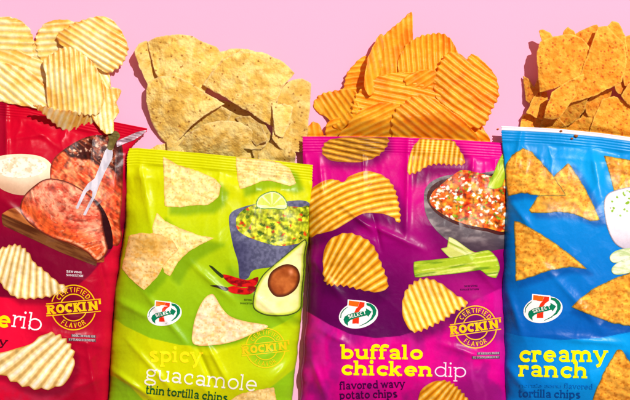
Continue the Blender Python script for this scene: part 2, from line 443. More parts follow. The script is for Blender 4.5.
# ------------------------------------------------------------------ bags
class Bag:
    def __init__(s, name, label, L, R, T, seal_z, seed, colorfn, creases, hmax=30.0, bottom=452.0, lift=(8, 8)):
        s.L, s.R, s.T = (np.array(a, float) for a in (L, R, T))
        s.seal_z = seal_z; s.seed = seed; s.colorfn = colorfn; s.creases = creases; s.hmax = hmax; s.bot = bottom; s.lift = lift
        cx = (s.lx(300) + s.rx(300)) / 2
        s.origin = world(np.array(cx), np.array(300.), np.array(0.))
        e = bpy.data.objects.new(name, None); COL.objects.link(e); e.location = tuple(s.origin); e.empty_display_size = .05
        tag(e, label, 'chip bag', 'snack bags laid side by side on the pink surface')
        s.root = e
        s.build()
    def wob(s, y, k): return 2.6 * (fbm(y / 17, y * 0 + k, s.seed + k) - .5) * ss(150, 185, y)
    def lx(s, y): return np.interp(y, s.L[:, 1], s.L[:, 0]) + s.wob(np.asarray(y, float), 3)
    def rx(s, y): return np.interp(y, s.R[:, 1], s.R[:, 0]) + s.wob(np.asarray(y, float), 8)
    def ty(s, x): return np.interp(x, s.T[:, 0], s.T[:, 1])
    def h(s, x, y):
        l = s.lx(y); r = s.rx(y); v = y - s.ty(x); vb = s.bot - y
        dl = np.clip(x - l, 0, None); dr = np.clip(r - x, 0, None)
        sd = s.seed
        prof = lambda d: np.sqrt(np.clip(1 - (1 - np.clip(d / 52., 0, 1)) ** 2.3, 0, 1))
        side = prof(dl) * prof(dr)
        edge = s.lift[0] + (s.lift[1] - s.lift[0]) * np.clip((x - l) / (r - l + 1e-6), 0, 1)
        top = ss(14, 95, v); botm = ss(14, 80, vb)
        z = edge + (s.seal_z - edge) * (1 - ss(10, 60, v)) + s.hmax * side * (0.12 * ss(16, 30, v) + .88 * top) * botm
        inn = ss(1, 16, dl) * ss(1, 16, dr)
        wv = ss(17, 32, v) * ss(16, 40, vb)
        wx = x + 14 * (fbm(x / 40, y / 40, sd + 50) - .5); wy = y + 14 * (fbm(x / 40, y / 40, sd + 60) - .5)
        z = z + wv * (inn * .75 + .25) * (3.0 * (ridged(wx / 90, wy / 75, sd, 2) - .5) + 1.3 * (ridged((wx + wy) / 50, (wx - wy) / 75, sd + 9, 2) - .5)
                 + .28 * (ridged(wx / 14, wy / 18, sd + 20) - .5))
        # pleats running down from the seal
        pl = np.exp(-np.clip(v - 17, 0, None) / 26) * ss(14, 22, v)
        z = z + pl * 3.0 * (.5 - np.abs(np.sin(wx / 8.5 + 3 * fbm(x / 22, y / 60, sd + 5))) ** .7) * ss(.35, .7, fbm(x / 25, y / 90, sd + 3))
        # side ripples
        for d in (dl, dr):
            z = z + wv * np.exp(-d / 11) * 1.3 * np.sin(wy / 5.5 + 4 * fbm(x / 30, y / 30, sd + 6))
        for (xa, ya, xb, yb, wd, dep) in s.creases:
            ex, ey = xb - xa, yb - ya; LL = ex * ex + ey * ey
            t = np.clip(((x - xa) * ex + (y - ya) * ey) / LL, 0, 1)
            qx = xa + ex * t; qy = ya + ey * t
            sg = ((x - xa) * ey - (y - ya) * ex) / math.sqrt(LL)
            dd = np.hypot(x - qx, y - qy)
            z = z + dep * np.exp(-(dd / wd) ** 2) * (np.sin(math.pi * (.12 + .76 * t))) * (1 + .6 * np.tanh(sg / wd * 2))
        # crimped seal
        cr = ss(-1, 1, v) * (1 - ss(15, 17, v))
        z = z + cr * (.2 * np.sin(v * 2 * math.pi / 2.7) + 1.6 * (fbm(x / 45, y / 200, sd + 8) - .5) + .5 * np.sin(x / 9 + sd))
        return np.maximum(z, 1.2)
    def build(s):
        # grid rows: fine over the seal
        nu = 230
        vs = np.concatenate([np.arange(0, 20, .52), np.arange(20, 330, 1.0)]);
        us = np.linspace(0, 1, nu + 1); us = .5 - .5 * np.cos(us * math.pi) * .35 - .5 * (1 - 2 * us) * .65
        xl = s.T[0, 0] if False else None
        X = []; Y = []
        a, b = float(s.lx(s.ty(s.lx(150)))), float(s.rx(s.ty(s.rx(150))))
        top = s.ty(a + us * (b - a))
        vmax = vs[-1]
        for v in vs:
            yy = np.where(v < 20, top + v, top + 20 + (v - 20) / (vmax - 20) * (s.bot - top - 20))
            zig = (.4 * np.sin(v * 2 * math.pi / 2.7) if v < 17 else 0) * (np.exp(-us * 60) * -1 + np.exp(-(1 - us) * 60))
            X.append(s.lx(yy) + us * (s.rx(yy) - s.lx(yy)) + zig); Y.append(yy)
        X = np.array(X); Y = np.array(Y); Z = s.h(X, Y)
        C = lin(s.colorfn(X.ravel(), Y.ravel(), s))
        W = world(X, Y, Z); nr, nc = X.shape
        ks = int(np.argmin(np.abs(vs - 16.6)))
        def sheet(name, r0, r1, under=True):
            nn = r1 - r0 + 1
            V = W[r0:r1 + 1].reshape(-1, 3); CC = C.reshape(nr, nc, 3)[r0:r1 + 1].reshape(-1, 3)
            F = [(j * nc + i, (j + 1) * nc + i, (j + 1) * nc + i + 1, j * nc + i + 1) for j in range(nn - 1) for i in range(nc - 1)]
            # underside: rolled side edges going in and down
            V2 = [V]; C2 = [CC]
            rim = [j * nc for j in range(nn)]; rimr = [j * nc + nc - 1 for j in range(nn)]
            base = len(V)
            for side, ids in ((1, rim), (-1, rimr)):
                prev = ids
                for (dx, fz) in (((-.5, .72), (.6, .42), (5, .06), (60, .06)) if r0 else ((-.1, .9), (.4, .6))):
                    q = V[ids].copy(); q[:, 0] += side * dx / 1000
                    if r0 == 0: q[:, 2] = np.maximum(V[ids][:, 2] - (1 - fz) * .002, .001)
                    else: q[:, 2] = np.maximum(V[ids][:, 2] * fz, .0005)
                    new = list(range(base, base + nn)); base += nn
                    V2.append(q); C2.append(CC[ids])
                    for j in range(nn - 1):
                        f = (prev[j], new[j], new[j + 1], prev[j + 1])
                        F.append(f if side == 1 else f[::-1])
                    prev = new
            return mesh_obj(name, np.concatenate(V2), F, FILM, s.root, np.concatenate(C2), s.origin)
        sheet('top_seal', 0, ks); s.body = sheet('front_panel', ks, nr - 1)
    def drape(s, P, off):
        z = s.h(P[:, 0], P[:, 1]) + off
        return world(P[:, 0], P[:, 1], z)
    def decal(s, name, poly, colfn, layer=1, parent=None, step=0.8, smooth=True, mat=None, sharp=0.0, label=None):
        P = smooth_poly(poly, 1.0, sharp=sharp) if smooth and len(poly) < 60 else np.array(poly, float)
        # stay on the bag
        P[:, 0] = np.clip(P[:, 0], s.lx(P[:, 1]) + .6, s.rx(P[:, 1]) - .6)
        P[:, 1] = np.clip(P[:, 1], s.ty(P[:, 0]) + .4, s.bot - 2)
        keep = [0]
        for i in range(1, len(P)):
            if np.hypot(*(P[i] - P[keep[-1]])) > .25: keep.append(i)
        if np.hypot(*(P[keep[-1]] - P[0])) < .25: keep.pop()
        P = P[keep]
        V, F = fill(P, step)
        d = -sdf(P, V[:, 0], V[:, 1]) if callable(colfn) else None
        c = lin(np.clip(colfn(V[:, 0], V[:, 1], d), 0, 255)) if callable(colfn) else np.tile(lin(colfn), (len(V), 1))
        o = mesh_obj(name, s.drape(V, .13 + .085 * layer), up(F, V), mat or FILM, None, c, s.origin)
        o.location = (0, 0, 0); o.parent = parent or s.root
        if label: o['label'] = label
        return o
    def ink(s, name, polys, color, layer=3, parent=None, step=1.6, label=None):
        V, F = fill_union(polys, step)
        o = mesh_obj(name, s.drape(V, .13 + .085 * layer), up(F, V), FILM, None, np.tile(lin(color), (len(V), 1)), s.origin)
        o.location = (0, 0, 0); o.parent = parent or s.root
        if label: o['label'] = label
        return o

# ------------------------------------------------------------------ printed pictures (ink colours only)
def ridge_phase(kind, a, per, c=(0, 0)):
    """lin: stripes running along angle a;  fan: stripes radiating from c"""
    ca, sa = math.cos(math.radians(a)), math.sin(math.radians(a))
    if kind == 'lin': return lambda x, y: (-(x - c[0]) * sa + (y - c[1]) * ca) / per * 2 * math.pi
    if kind == 'fan': return lambda x, y: np.arctan2(y - c[1], x - c[0]) * per
    if kind == 'ring': return lambda x, y: np.hypot(x - c[0], (y - c[1])) / per * 2 * math.pi

def jag(poly, phase, direc, amp):
    P = smooth_poly(poly, .7); ph = phase(P[:, 0], P[:, 1])
    tri = np.abs(((ph / (2 * math.pi)) % 1) * 2 - 1) * 2 - 1
    # only where the rim crosses the ridges
    T = np.roll(P, -1, 0) - np.roll(P, 1, 0); T /= np.hypot(T[:, 0], T[:, 1])[:, None] + 1e-9
    nrm = np.stack([T[:, 1], -T[:, 0]], -1)
    if area2(P) < 0: nrm = -nrm
    g = np.abs(np.gradient(ph)); g = np.clip(g / (np.percentile(g, 85) + 1e-6), 0, 1)
    return P + nrm * (amp * tri * g ** 2)[:, None]

def print_ridged(phase, light=(255, 226, 140), mid=(246, 186, 52), dark=(206, 132, 22), seed=0, contrast=1.0):
    def f(x, y, d):
        p = phase(x, y) + 1.2 * (fbm(x / 18, y / 18, seed) - .5)
        w = .5 + .5 * np.sin(p); n = fbm(x / 6, y / 6, seed + 3)
        c = mix(np.array(dark, float)[None], np.array(mid, float)[None], np.clip(ss(.0, .45, w) + .5 * (n - .5) + (1 - contrast), 0, 1))
        c = mix(c, np.array(light, float)[None], ss(.62, .98, w) * np.clip(.35 + n, 0, 1))
        c = c * emboss(x, y, 5.0, seed + 33, .22)
        big = fbm(x / 24, y / 24, seed + 7)
        c = c * (0.86 + .28 * big)[:, None]
        c = mix(c, np.array((176, 104, 14), float)[None], (1 - ss(.2, 1.8, d)) * .55)
        return c
    return f

def print_flat(light=(250, 232, 158), dark=(232, 186, 84), seed=0, rim=(226, 176, 90), spots=.5, hot=None, relief=(6.0, .25)):
    def f(x, y, d):
        n = fbm(x / 3.6, y / 2.6, seed); n2 = fbm(x / 14, y / 14, seed + 4)
        c = mix(np.array(light, float)[None], np.array(dark, float)[None], ss(.45, .75, n) * spots + .3 * ss(.45, .8, n2))
        w, i = worley(x / 3.4, y / 3.4, seed + 11)
        c = mix(c, np.array(dark, float)[None] * .9, (w < .23) * (i > .55) * .55)
        if hot is not None: c = mix(c, np.array((196, 140, 34), float)[None], hot(x, y))
        c = mix(c, np.array(rim, float)[None], (1 - ss(.2, 1.6, d)) * .7)
        return c * emboss(x, y * 1.5, relief[0], seed + 60, relief[1]) * emboss(x, y, 2.6, seed + 70, .15)
    return f

def rows(x, y, pts):
    ys = [p[0] for p in pts]
    return np.stack([np.interp(y, ys, [p[1][k] for p in pts]) for k in range(3)], -1)

def emboss(x, y, sc, seed, k):
    # the photographed relief of the printed food: light and dark sides of small bumps
    e = fbm(x / sc, y / sc, seed, 3) - fbm((x + .45 * sc) / sc, (y - .45 * sc) / sc, seed, 3)
    return (1 + k * e)[:, None]

def soft(poly, x, y, dx, dy, blur):
    """printed drop shadow of the artwork"""
    P = np.asarray(poly, float) + (dx, dy)
    out = np.zeros(x.shape)
    m = (x > P[:, 0].min() - blur) & (x < P[:, 0].max() + blur) & (y > P[:, 1].min() - blur) & (y < P[:, 1].max() + blur)
    if m.any(): out[m] = 1 - ss(-blur * .4, blur, sdf(P, x[m], y[m]))
    return out

# outlines of everything printed ------------------------------------------------
A = dict(
 p_front=[(322, 152), (330, 160), (345, 162), (360, 162), (376, 157), (387, 146), (386, 136), (360, 137), (338, 138), (326, 142)],
 p_top=[(408, 173), (409, 158), (415, 144), (425, 137), (440, 137), (452, 140), (460, 150), (465, 163), (452, 165), (440, 164), (428, 166), (418, 172)],
 p_big=[(309, 196), (318, 184), (332, 179), (343, 182), (350, 176), (366, 171), (382, 175), (392, 184), (398, 200), (400, 222), (390, 216), (376, 213), (362, 214), (348, 222), (334, 230), (318, 234), (309, 235)],
 p_mid=[(323, 262), (325, 248), (332, 238), (346, 233), (360, 236), (372, 244), (380, 260), (388, 285), (378, 292), (362, 290), (345, 286), (326, 283)],
 p_right=[(402, 308), (406, 290), (418, 280), (430, 279), (442, 284), (455, 294), (468, 303), (455, 312), (440, 322), (415, 332), (405, 322)],
 p_low=[(418, 400), (423, 388), (436, 381), (450, 382), (462, 392), (470, 404), (468, 420), (450, 428), (430, 424), (420, 412)],
 g_top=[(163, 157), (166, 158), (178, 165), (198, 171), (214, 178), (221, 186), (218, 197), (208, 205), (194, 205), (180, 207), (165, 206), (164, 185)],
 g_seal=[(236, 157), (262, 159), (280, 163), (290, 169), (296, 183), (290, 186), (272, 181), (262, 181), (250, 186), (240, 189), (237, 175)],
 g_back=[(152, 228), (157, 213), (165, 221), (180, 228), (198, 235), (214, 238), (200, 245), (188, 252), (178, 262), (170, 276), (164, 272), (160, 255)],
 g_left=[(129, 236), (140, 233), (158, 234), (172, 240), (178, 250), (166, 262), (158, 276), (144, 290), (130, 278), (122, 268), (126, 250)],
 g_mid=[(212, 294), (216, 298), (222, 308), (230, 316), (244, 321), (268, 326), (252, 334), (235, 341), (215, 345), (194, 344), (193, 328), (198, 310), (205, 298)],
 g_low=[(226, 404), (240, 394), (258, 390), (274, 387), (276, 400), (268, 420), (240, 425)],
 b_left=[(506, 165), (512, 155), (523, 148), (532, 152), (542, 163), (552, 174), (563, 190), (566, 196), (540, 196), (522, 193), (508, 196), (505, 180)],
 b_two=[(529, 210), (538, 196), (552, 178), (568, 163), (574, 170), (584, 186), (594, 206), (600, 220), (590, 221), (574, 214), (560, 212), (546, 213), (532, 213)],
 b_mid=[(514, 221), (520, 222), (536, 231), (552, 241), (570, 254), (587, 269), (570, 267), (552, 270), (534, 276), (516, 281), (515, 250)],
 b_edge=[(604, 156), (614, 157), (640, 162), (650, 185), (650, 200), (622, 200), (614, 192), (610, 175)],
 b_right=[(572, 307), (578, 300), (594, 288), (615, 278), (650, 266), (672, 290), (660, 325), (640, 328), (612, 323), (590, 315)],
 b_low=[(592, 402), (598, 385), (606, 368), (617, 350), (622, 350), (634, 368), (650, 392), (655, 410), (630, 418), (600, 414)],
 r_mid=[(-2, 252), (8, 246), (18, 245), (28, 252), (34, 262), (44, 270), (58, 282), (68, 288), (60, 294), (40, 298), (18, 298), (6, 290), (-3, 275)],
 r_low=[(-30, 352), (-15, 350), (2, 352), (18, 348), (32, 343), (40, 336), (52, 333), (64, 338), (73, 350), (74, 366), (66, 382), (54, 388), (36, 389), (16, 383), (0, 374), (-20, 372), (-34, 362)],
)

def col_purple(x, y, b):
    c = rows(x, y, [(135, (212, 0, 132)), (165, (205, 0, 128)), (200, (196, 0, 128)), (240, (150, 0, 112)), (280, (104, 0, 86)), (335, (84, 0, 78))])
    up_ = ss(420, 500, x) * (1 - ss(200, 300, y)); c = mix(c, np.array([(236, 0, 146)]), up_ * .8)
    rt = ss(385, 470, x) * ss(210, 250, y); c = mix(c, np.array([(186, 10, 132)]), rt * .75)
    edge = np.interp(x, [300, 308, 330, 350, 375, 400, 425, 450, 480, 510], [308, 312, 325, 334, 338, 336, 328, 314, 298, 284])
    band = ss(-.5, .5, y - edge)
    n = fbm(x / 16, y / 22, 5); n2 = ridged(x / 20, y / 50, 8)
    bc = mix(np.array([(150, 16, 122)]), np.array([(222, 0, 142)]), ss(.3, .65, n) * .8)
    bc = mix(bc, np.array([(228, 0, 140)]), np.exp(-(((x - 400) / 55) ** 2 + ((y - 365) / 22) ** 2)))
    bc = mix(bc, np.array([(196, 70, 160)]), .3 * ss(.5, .8, n2))
    bc = mix(bc, np.array([(96, 0, 96)]), .85 * np.exp(-(((x - 476) / 19) ** 2 + ((y - 327) / 19) ** 2) ** 2))
    c = mix(c, bc, band)
    for k, dx, dy in (('p_top', 6, 9), ('p_big', 4, 8), ('p_mid', -2, 9), ('p_right', 2, 7), ('p_front', 2, 4)):
        c = mix(c, np.array([(62, 0, 60)]), .55 * soft(A[k], x, y, dx, dy, 8))
    c = mix(c, np.array([(70, 0, 66)]), .5 * soft([(428, 215), (505, 250), (508, 268), (450, 262)], x, y, 0, 8, 16))
    return c

def col_green(x, y, b):
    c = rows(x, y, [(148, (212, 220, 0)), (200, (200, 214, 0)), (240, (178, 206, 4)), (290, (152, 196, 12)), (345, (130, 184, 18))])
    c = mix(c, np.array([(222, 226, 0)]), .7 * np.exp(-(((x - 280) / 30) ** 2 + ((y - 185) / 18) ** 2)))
    edge = np.interp(x, [108, 125, 150, 180, 210, 235, 260, 285, 305, 320], [314, 326, 338, 345, 347, 343, 334, 322, 308, 298])
    bc = mix(np.array([(204, 216, 0)]), np.array([(176, 208, 8)]), ss(200, 292, x) * .85)
    bc = mix(bc, np.array([(176, 206, 8)]), (1 - ss(112, 160, x)) * .8)
    bc = mix(bc, np.array([(134, 196, 26)]), .9 * np.exp(-(((x - 265.5) / 18) ** 2 + ((y - 348) / 18) ** 2) ** 3))
    c = mix(c, bc, ss(-.5, .5, y - edge))
    e2 = np.interp(x, [105, 115, 130, 145, 160, 180, 200, 225, 250, 275, 305], [374, 377, 386, 402, 412, 418, 418, 412, 402, 384, 360])
    c = mix(c, np.array([(138, 194, 20)]), ss(-1, 1, y - e2))
    for k, dx, dy in (('g_top', 6, 7), ('g_seal', 6, 6), ('g_back', 9, 7), ('g_left', 5, 5), ('g_mid', 0, 2)):
        c = mix(c, np.array([(110, 158, 10)]), .7 * soft(A[k], x, y, dx, dy, 5))
    c = mix(c, np.array([(110, 158, 14)]), .6 * soft([(230, 265), (260, 285), (300, 318), (262, 312), (236, 290)], x, y, 0, 4, 8))
    return c

def col_blue(x, y, b):
    v = y - b.ty(x)
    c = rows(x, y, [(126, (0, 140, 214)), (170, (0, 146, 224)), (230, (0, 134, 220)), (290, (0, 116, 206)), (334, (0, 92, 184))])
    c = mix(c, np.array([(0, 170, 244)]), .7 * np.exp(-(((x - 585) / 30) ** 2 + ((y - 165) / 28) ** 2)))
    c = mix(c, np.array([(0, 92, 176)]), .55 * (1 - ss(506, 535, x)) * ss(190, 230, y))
    edge = np.interp(x, [500, 520, 560, 600, 640, 700], [331, 336, 340, 338, 330, 310])
    bc = mix(np.array([(0, 118, 206)]), np.array([(0, 160, 240)]), ss(505, 600, x) * (1 - .5 * ss(360, 420, y)))
    c = mix(c, bc, ss(-.5, .5, y - edge))
    for k, dx, dy in (('b_left', 3, 4), ('b_two', 5, 4), ('b_mid', 4, 5), ('b_right', 0, 5), ('b_low', 5, 4)):
        c = mix(c, np.array([(0, 70, 150)]), .6 * soft(A[k], x, y, dx, dy, 5))
    c = mix(np.array([(238, 232, 240)]) * np.ones((len(x), 1)), c, ss(3.6, 4.6, v))
    return c

def col_red(x, y, b):
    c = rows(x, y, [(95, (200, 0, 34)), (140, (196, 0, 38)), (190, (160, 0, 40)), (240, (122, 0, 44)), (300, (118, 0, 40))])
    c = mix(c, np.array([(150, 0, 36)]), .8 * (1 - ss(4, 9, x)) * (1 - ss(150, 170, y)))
    edge = np.interp(x, [-80, 0, 50, 70, 90, 110, 126], [284, 297, 300, 292, 275, 252, 224])
    n = fbm(x / 20, y / 20, 3)
    bc = mix(np.array([(230, 8, 56)]), np.array([(176, 2, 42)]), ss(10, 70, x))
    bc = mix(bc, np.array([(204, 10, 48)]), ss(95, 112, x) * .7)
    bc = mix(bc, np.array([(190, 50, 84)]), ss(375, 400, y) * (1 - ss(60, 95, x)) * .8 * ss(.3, .6, n))
    bc = mix(bc, np.array([(98, 0, 40)]), .8 * np.exp(-(((x - 73) / 21) ** 2 + ((y - 308) / 20) ** 2) ** 2))
    c = mix(c, bc, ss(-.5, .5, y - edge))
    for k, dx, dy in (('r_mid', 3, 5), ('r_low', 4, 6)):
        c = mix(c, np.array([(90, 0, 30)]), .5 * soft(A[k], x, y, dx, dy, 5))
    return c

# ------------------------------------------------------------------ shared print motifs
def logo(b, cx, cy, s=1.0):
    q = lambda pts: [(cx + s * x, cy + s * y) for x, y in pts]
    el = [(19.8 * math.cos(t) * math.cos(-.2) - 13.2 * math.sin(t) * math.sin(-.2), 19.8 * math.cos(t) * math.sin(-.2) + 13.2 * math.sin(t) * math.cos(-.2)) for t in np.linspace(0, 2 * math.pi, 48)[:-1]]
    root = b.ink('logo', [q(el), q([(-10.8, -15.6), (7.4, -13.9), (7.2, -9), (-11.2, -8.8)])], (246, 246, 246), 1, label='oval emblem with an orange and red 7 behind a green arrow')
    orange = (250, 104, 14); red = (236, 52, 20); green = (0, 122, 84)
    b.ink('numeral', [q([(-9.6, -14.6), (1.2, -13.2), (-.6, -8.2), (-10, -9.6)])], orange, 2, root)
    b.ink('numeral', [q([(1.3, -13.2), (6.2, -12.6), (5.8, -8.6), (2.2, -6), (0, -2.6), (-4.6, -1.6), (-2.4, -6.4), (-.4, -8.2)]), q([(-5.8, 2.2), (.6, .8), (.3, 8.6), (-6.2, 8.6)])], red, 2, root)
    b.ink('green_ring', [q([(7.8, -12.2), (12.4, -11.4), (16.2, -8.4), (18, -4.6), (17.4, -.4), (14, 4.4), (8.4, 8.2), (1, 11.4), (1, 10.8), (8, 7.2), (12.4, 3), (14.2, -1), (14, -5), (11.6, -8.4), (8, -9.8)]),
          q([(-18.3, 3), (-17.8, -1.6), (-15, -5.6), (-10.8, -8.4), (-10.8, -7.8), (-14.3, -4.8), (-16.9, -1.2), (-17.4, 3)])], green, 2, root)
    ban = b.ink('arrow_banner', [q([(-10.4, 11), (-13.8, 8), (-15, 4.6), (-13.8, 1.6), (-10, -.8), (-4, -2.4), (4, -3.8), (7.6, -4.6), (7.4, -6.8), (13.2, -3.4), (9.8, 1.8), (8.6, .2), (4, 1.4), (-2, 2.8), (-8, 5), (-10.6, 7.4)])], green, 3, root)
    b.ink('lettering', [np.array(p) * 1 for p in on_line('SELECT', (cx - 10.2 * s, cy + 3.7 * s), (cx + 8 * s, cy - 1.2 * s), 3.5 * s, .2, True, False)], (240, 248, 244), 4, ban, step=0)
    return root

def badge(b, cx, cy, r, tilt, color, name='badge'):
    ta = math.tan(math.radians(tilt)); G = []
    yl = lambda x, o: cy + (x - cx) * ta + o
    def ring(rr, w):
        for a0 in np.arange(0, 360, 7.5):
            p = arc(cx, cy, rr, rr, a0, a0 + 8.2, 4)
            m = p.mean(0)
            if abs(m[1] - yl(m[0], 0)) > r * .29: G.extend(stroke(p, w))
    ring(r, 1.1); ring(r * .60, 1.0)
    for o in (-r * .27, r * .27):
        G.extend(stroke([(cx - r * 1.22, yl(cx - r * 1.22, o)), (cx + r * 1.22, yl(cx + r * 1.22, o))], 1.0))
    root = b.ink(name, G, color, 2, step=1.2, label='round stamp badge with two rings and a slanted word across')
    hh = r * .41
    b.ink('lettering', on_line("ROCKIN'", (cx - r * 1.2, yl(cx - r * 1.2, hh / 2)), (cx + r * 1.25, yl(cx + r * 1.25, hh / 2)), hh, .27, True, True), color, 3, root, step=0)
    b.ink('lettering', on_arc('CERTIFIED', (cx, cy), r * .8, 207, 332, r * .22, .16), color, 3, root, step=0)
    b.ink('lettering', on_arc('FLAVOR', (cx, cy), r * .8, 130, 48, r * .22, .16, True), color, 3, root, step=0)
    return root

def words(b, text, p0, p1, h, w, color, **kw):
    return b.ink('lettering', on_line(text, p0, p1, h, w, **kw), color, 4, step=1.6 if h > 5 else 1.3)

def fine_print(b, p0, p1, h, color, seed, plate=None):
    """lines too small to read in the photo: tiny dashes of word length"""
    rnd = random.Random(seed); G = []; p0 = np.array(p0, float); p1 = np.array(p1, float); d = p1 - p0; L = np.hypot(*d); d /= L; n = np.array([d[1], -d[0]]); x = 0
    rw = ''; tiny = h < 3.1
    while len(rw) < L / h * (1.5 if tiny else 1.25): rw += ' ' if rnd.random() < .12 else rnd.choice('EIFLTEIOCK' if tiny else 'nuoaeni')
    G = on_line(rw.strip(), p0, p0 + d * L, h * (1.0 if tiny else .62), .22, caps=tiny, serif=False)
    root = b.root
    if plate is not None:
        e = np.array([0, h * .28]); root = b.ink('print_plate', [[p0 + e - d, p1 + e + d, p1 - e * 3.9 + d, p0 - e * 3.9 - d]], plate, 3, step=1.0)
    return b.ink('fine_print', G, color, 5, root, step=0)

def sharpen(pts):
    # straight runs with crisp corners and a slightly nibbled rim
    P = smooth_poly(pts, 1.0, sharp=.8); c = P.mean(0); n = P - c; n /= np.hypot(n[:, 0], n[:, 1])[:, None] + 1e-9
    return P + n * (1.6 * (fbm(P[:, 0] / 3, P[:, 1] / 3, 5) - .5))[:, None]

# ------------------------------------------------------------------ RED BAG
red = Bag('snack_bag', 'red snack bag printed with sliced roast meat and a carving fork',
          L=[(-76, 90), (-80, 200), (-82, 300), (-80, 460)],
          R=[(146, 118), (147, 131), (137, 140), (127.5, 152), (127, 180), (125, 215), (120.5, 250), (115, 290), (111.5, 340), (107, 400), (103, 460)],
          T=[(-80, 94), (0, 100), (30, 103), (60, 110), (115, 122), (150, 129)], seal_z=9, seed=11, colorfn=col_red,
          creases=[(5, 95, 6, 170, 3, 1.6), (20, 120, 60, 150, 5, 2.0), (10, 140, 50, 135, 4, 1.6), (95, 250, 108, 300, 4, -2), (30, 330, 110, 350, 5, 1.6), (85, 340, 95, 400, 5, 2.2), (60, 395, 100, 380, 5, 2), (0, 200, 40, 235, 6, 2)], hmax=26)

def wood(x, y, d):
    g = fbm(x / 22 + y / 60, (y - x * .45) / 2.6, 4); c = mix(np.array([(196, 118, 58)]), np.array([(138, 66, 30)]), ss(.35, .7, g))
    return c
brd = red.decal('printed_board', [(2, 214), (10, 209), (24, 206), (60, 220), (104, 242), (104, 262), (92, 262), (60, 250), (30, 236), (4, 226)], wood, 1, sharp=.8, label='printed wooden cutting board')
red.decal('board_edge', [(2, 214), (30, 226), (60, 240), (96, 256), (96, 266), (60, 252), (30, 238), (3, 225)], lambda x, y, d: wood(x, y, d) * .62, 2, brd, sharp=.8)
def crust(x, y, d):
    u_ = (x - 50) * .8 + (y - 175) * .6; v_ = -(x - 50) * .6 + (y - 175) * .8
    n = ridged(u_ / 16, v_ / 3.2, 6); g = fbm(x / 2.6, y / 2.6, 9)
    c = mix(np.array([(66, 24, 18)]), np.array([(176, 92, 58)]), ss(.35, .85, n)); c = mix(c, np.array([(240, 200, 170)]), ss(.62, .74, g) * .8)
    m = ridged(u_ / 14, v_ / 4, 3); pink = mix(np.array([(196, 62, 30)]), np.array([(246, 150, 96)]), ss(.25, .75, m * .6 + .4 * fbm(x / 4, y / 4, 8)))
    pink = mix(pink, np.array([(250, 196, 160)]), .7 * np.exp(-(((x - 82) / 12) ** 2 + ((y - 163) / 8) ** 2)) * ss(.4, .6, g))
    t = ss(-2, 2, (y - 153) - (x - 62) * .34 + 9 * (fbm(x / 9, y / 9, 2) - .5))
    c = mix(c, pink, t)
    c = mix(c, np.array([(56, 12, 12)]), ss(113, 119, x + 6 * (fbm(x / 6, y / 6, 8) - .5)) * (1 - ss(178, 190, y)) * .8)
    c = c * (.8 + .35 * fbm(x / 4, y / 4, 23))[:, None] * emboss(u_, v_ * 1.6, 5.0, 24, .8)
    return mix(c, np.array([(90, 24, 14)]), (1 - ss(.4, 2.4, d)) * .7)
def slice_(x, y, d):
    u_ = (x - 60) * .86 + (y - 215) * .5; v_ = -(x - 60) * .5 + (y - 215) * .86
    bend = v_ + .012 * u_ * u_
    n = ridged(u_ / 20, bend / 3.6, 12); g = fbm(x / 2.4, y / 2.4, 5); h_ = fbm(u_ / 9, v_ / 6, 15)
    c = mix(np.array([(216, 84, 60)]), np.array([(250, 164, 128)]), ss(.3, .7, h_))
    c = mix(c, np.array([(222, 78, 22)]), ss(-2, 14, v_ + 12 * (h_ - .5)) * .8)
    c = mix(c, np.array([(255, 204, 168)]), ss(.6, .9, n) * .65); c = mix(c, np.array([(150, 36, 20)]), ss(.58, .72, g) * .5)
    c = c * (.8 + .35 * ridged(u_ / 9, bend / 2.2, 33))[:, None] * emboss(u_ / 1.6, bend, 4.5, 34, .6)
    c = mix(c, np.array([(250, 214, 170)]), .8 * np.exp(-((d - 3.2) / 1.3) ** 2) * ss(232, 242, y) * ss(.3, .5, g))
    return mix(c, np.array([(84, 26, 16)]), (1 - ss(.5, 2.2, d)) * .9)
m1 = red.decal('printed_roast', [(50, 175), (53, 160), (66, 148), (84, 138), (100, 135), (112, 138), (122, 146), (123, 170), (122, 200), (120, 222), (122, 236), (117, 246), (108, 240), (100, 222), (90, 208), (70, 195), (54, 188)], crust, 2, label='printed roast with a dark crust')
red.decal('dark_gap', [(84, 196), (96, 200), (106, 214), (112, 232), (112, 248), (104, 246), (98, 228)], (44, 8, 14), 3, m1)
red.decal('printed_slice', [(20, 208), (24, 196), (34, 186), (46, 179), (62, 180), (78, 187), (92, 198), (101, 212), (103, 226), (106, 240), (108, 250), (103, 258), (96, 261), (86, 252), (70, 244), (52, 238), (34, 227), (24, 217)], slice_, 4, label='printed slice of pink roast meat')
def cream(x, y, d):
    n = fbm(x / 5, y / 5, 31); w, i = worley(x / 3.6, y / 3, 8)
    return mix(mix(np.array([(250, 240, 220)]), np.array([(222, 200, 160)]), ss(.45, .7, n)), np.array([(196, 160, 120)]), (w < .2) * (i > .6) * .6)
bw = red.decal('printed_bowl', [(-12, 162), (0, 156), (22, 154), (42, 157), (52, 166), (50, 178), (40, 190), (26, 195), (10, 193), (-4, 184)], lambda x, y, d: mix(np.array([(240, 222, 190)]), np.array([(198, 160, 128)]), ss(176, 196, y + .3 * abs(x - 25))), 1, label='printed cream bowl of white sauce')
red.decal('printed_sauce', [(-6, 165), (4, 159), (22, 157), (40, 160), (47, 167), (38, 175), (20, 178), (2, 175)], cream, 2, bw)
steel = lambda x, y, d: mix(np.array([(208, 208, 218)]), np.array([(150, 148, 162)]), .5 * ss(.3, .8, fbm(x / 3, y / 14, 3)))
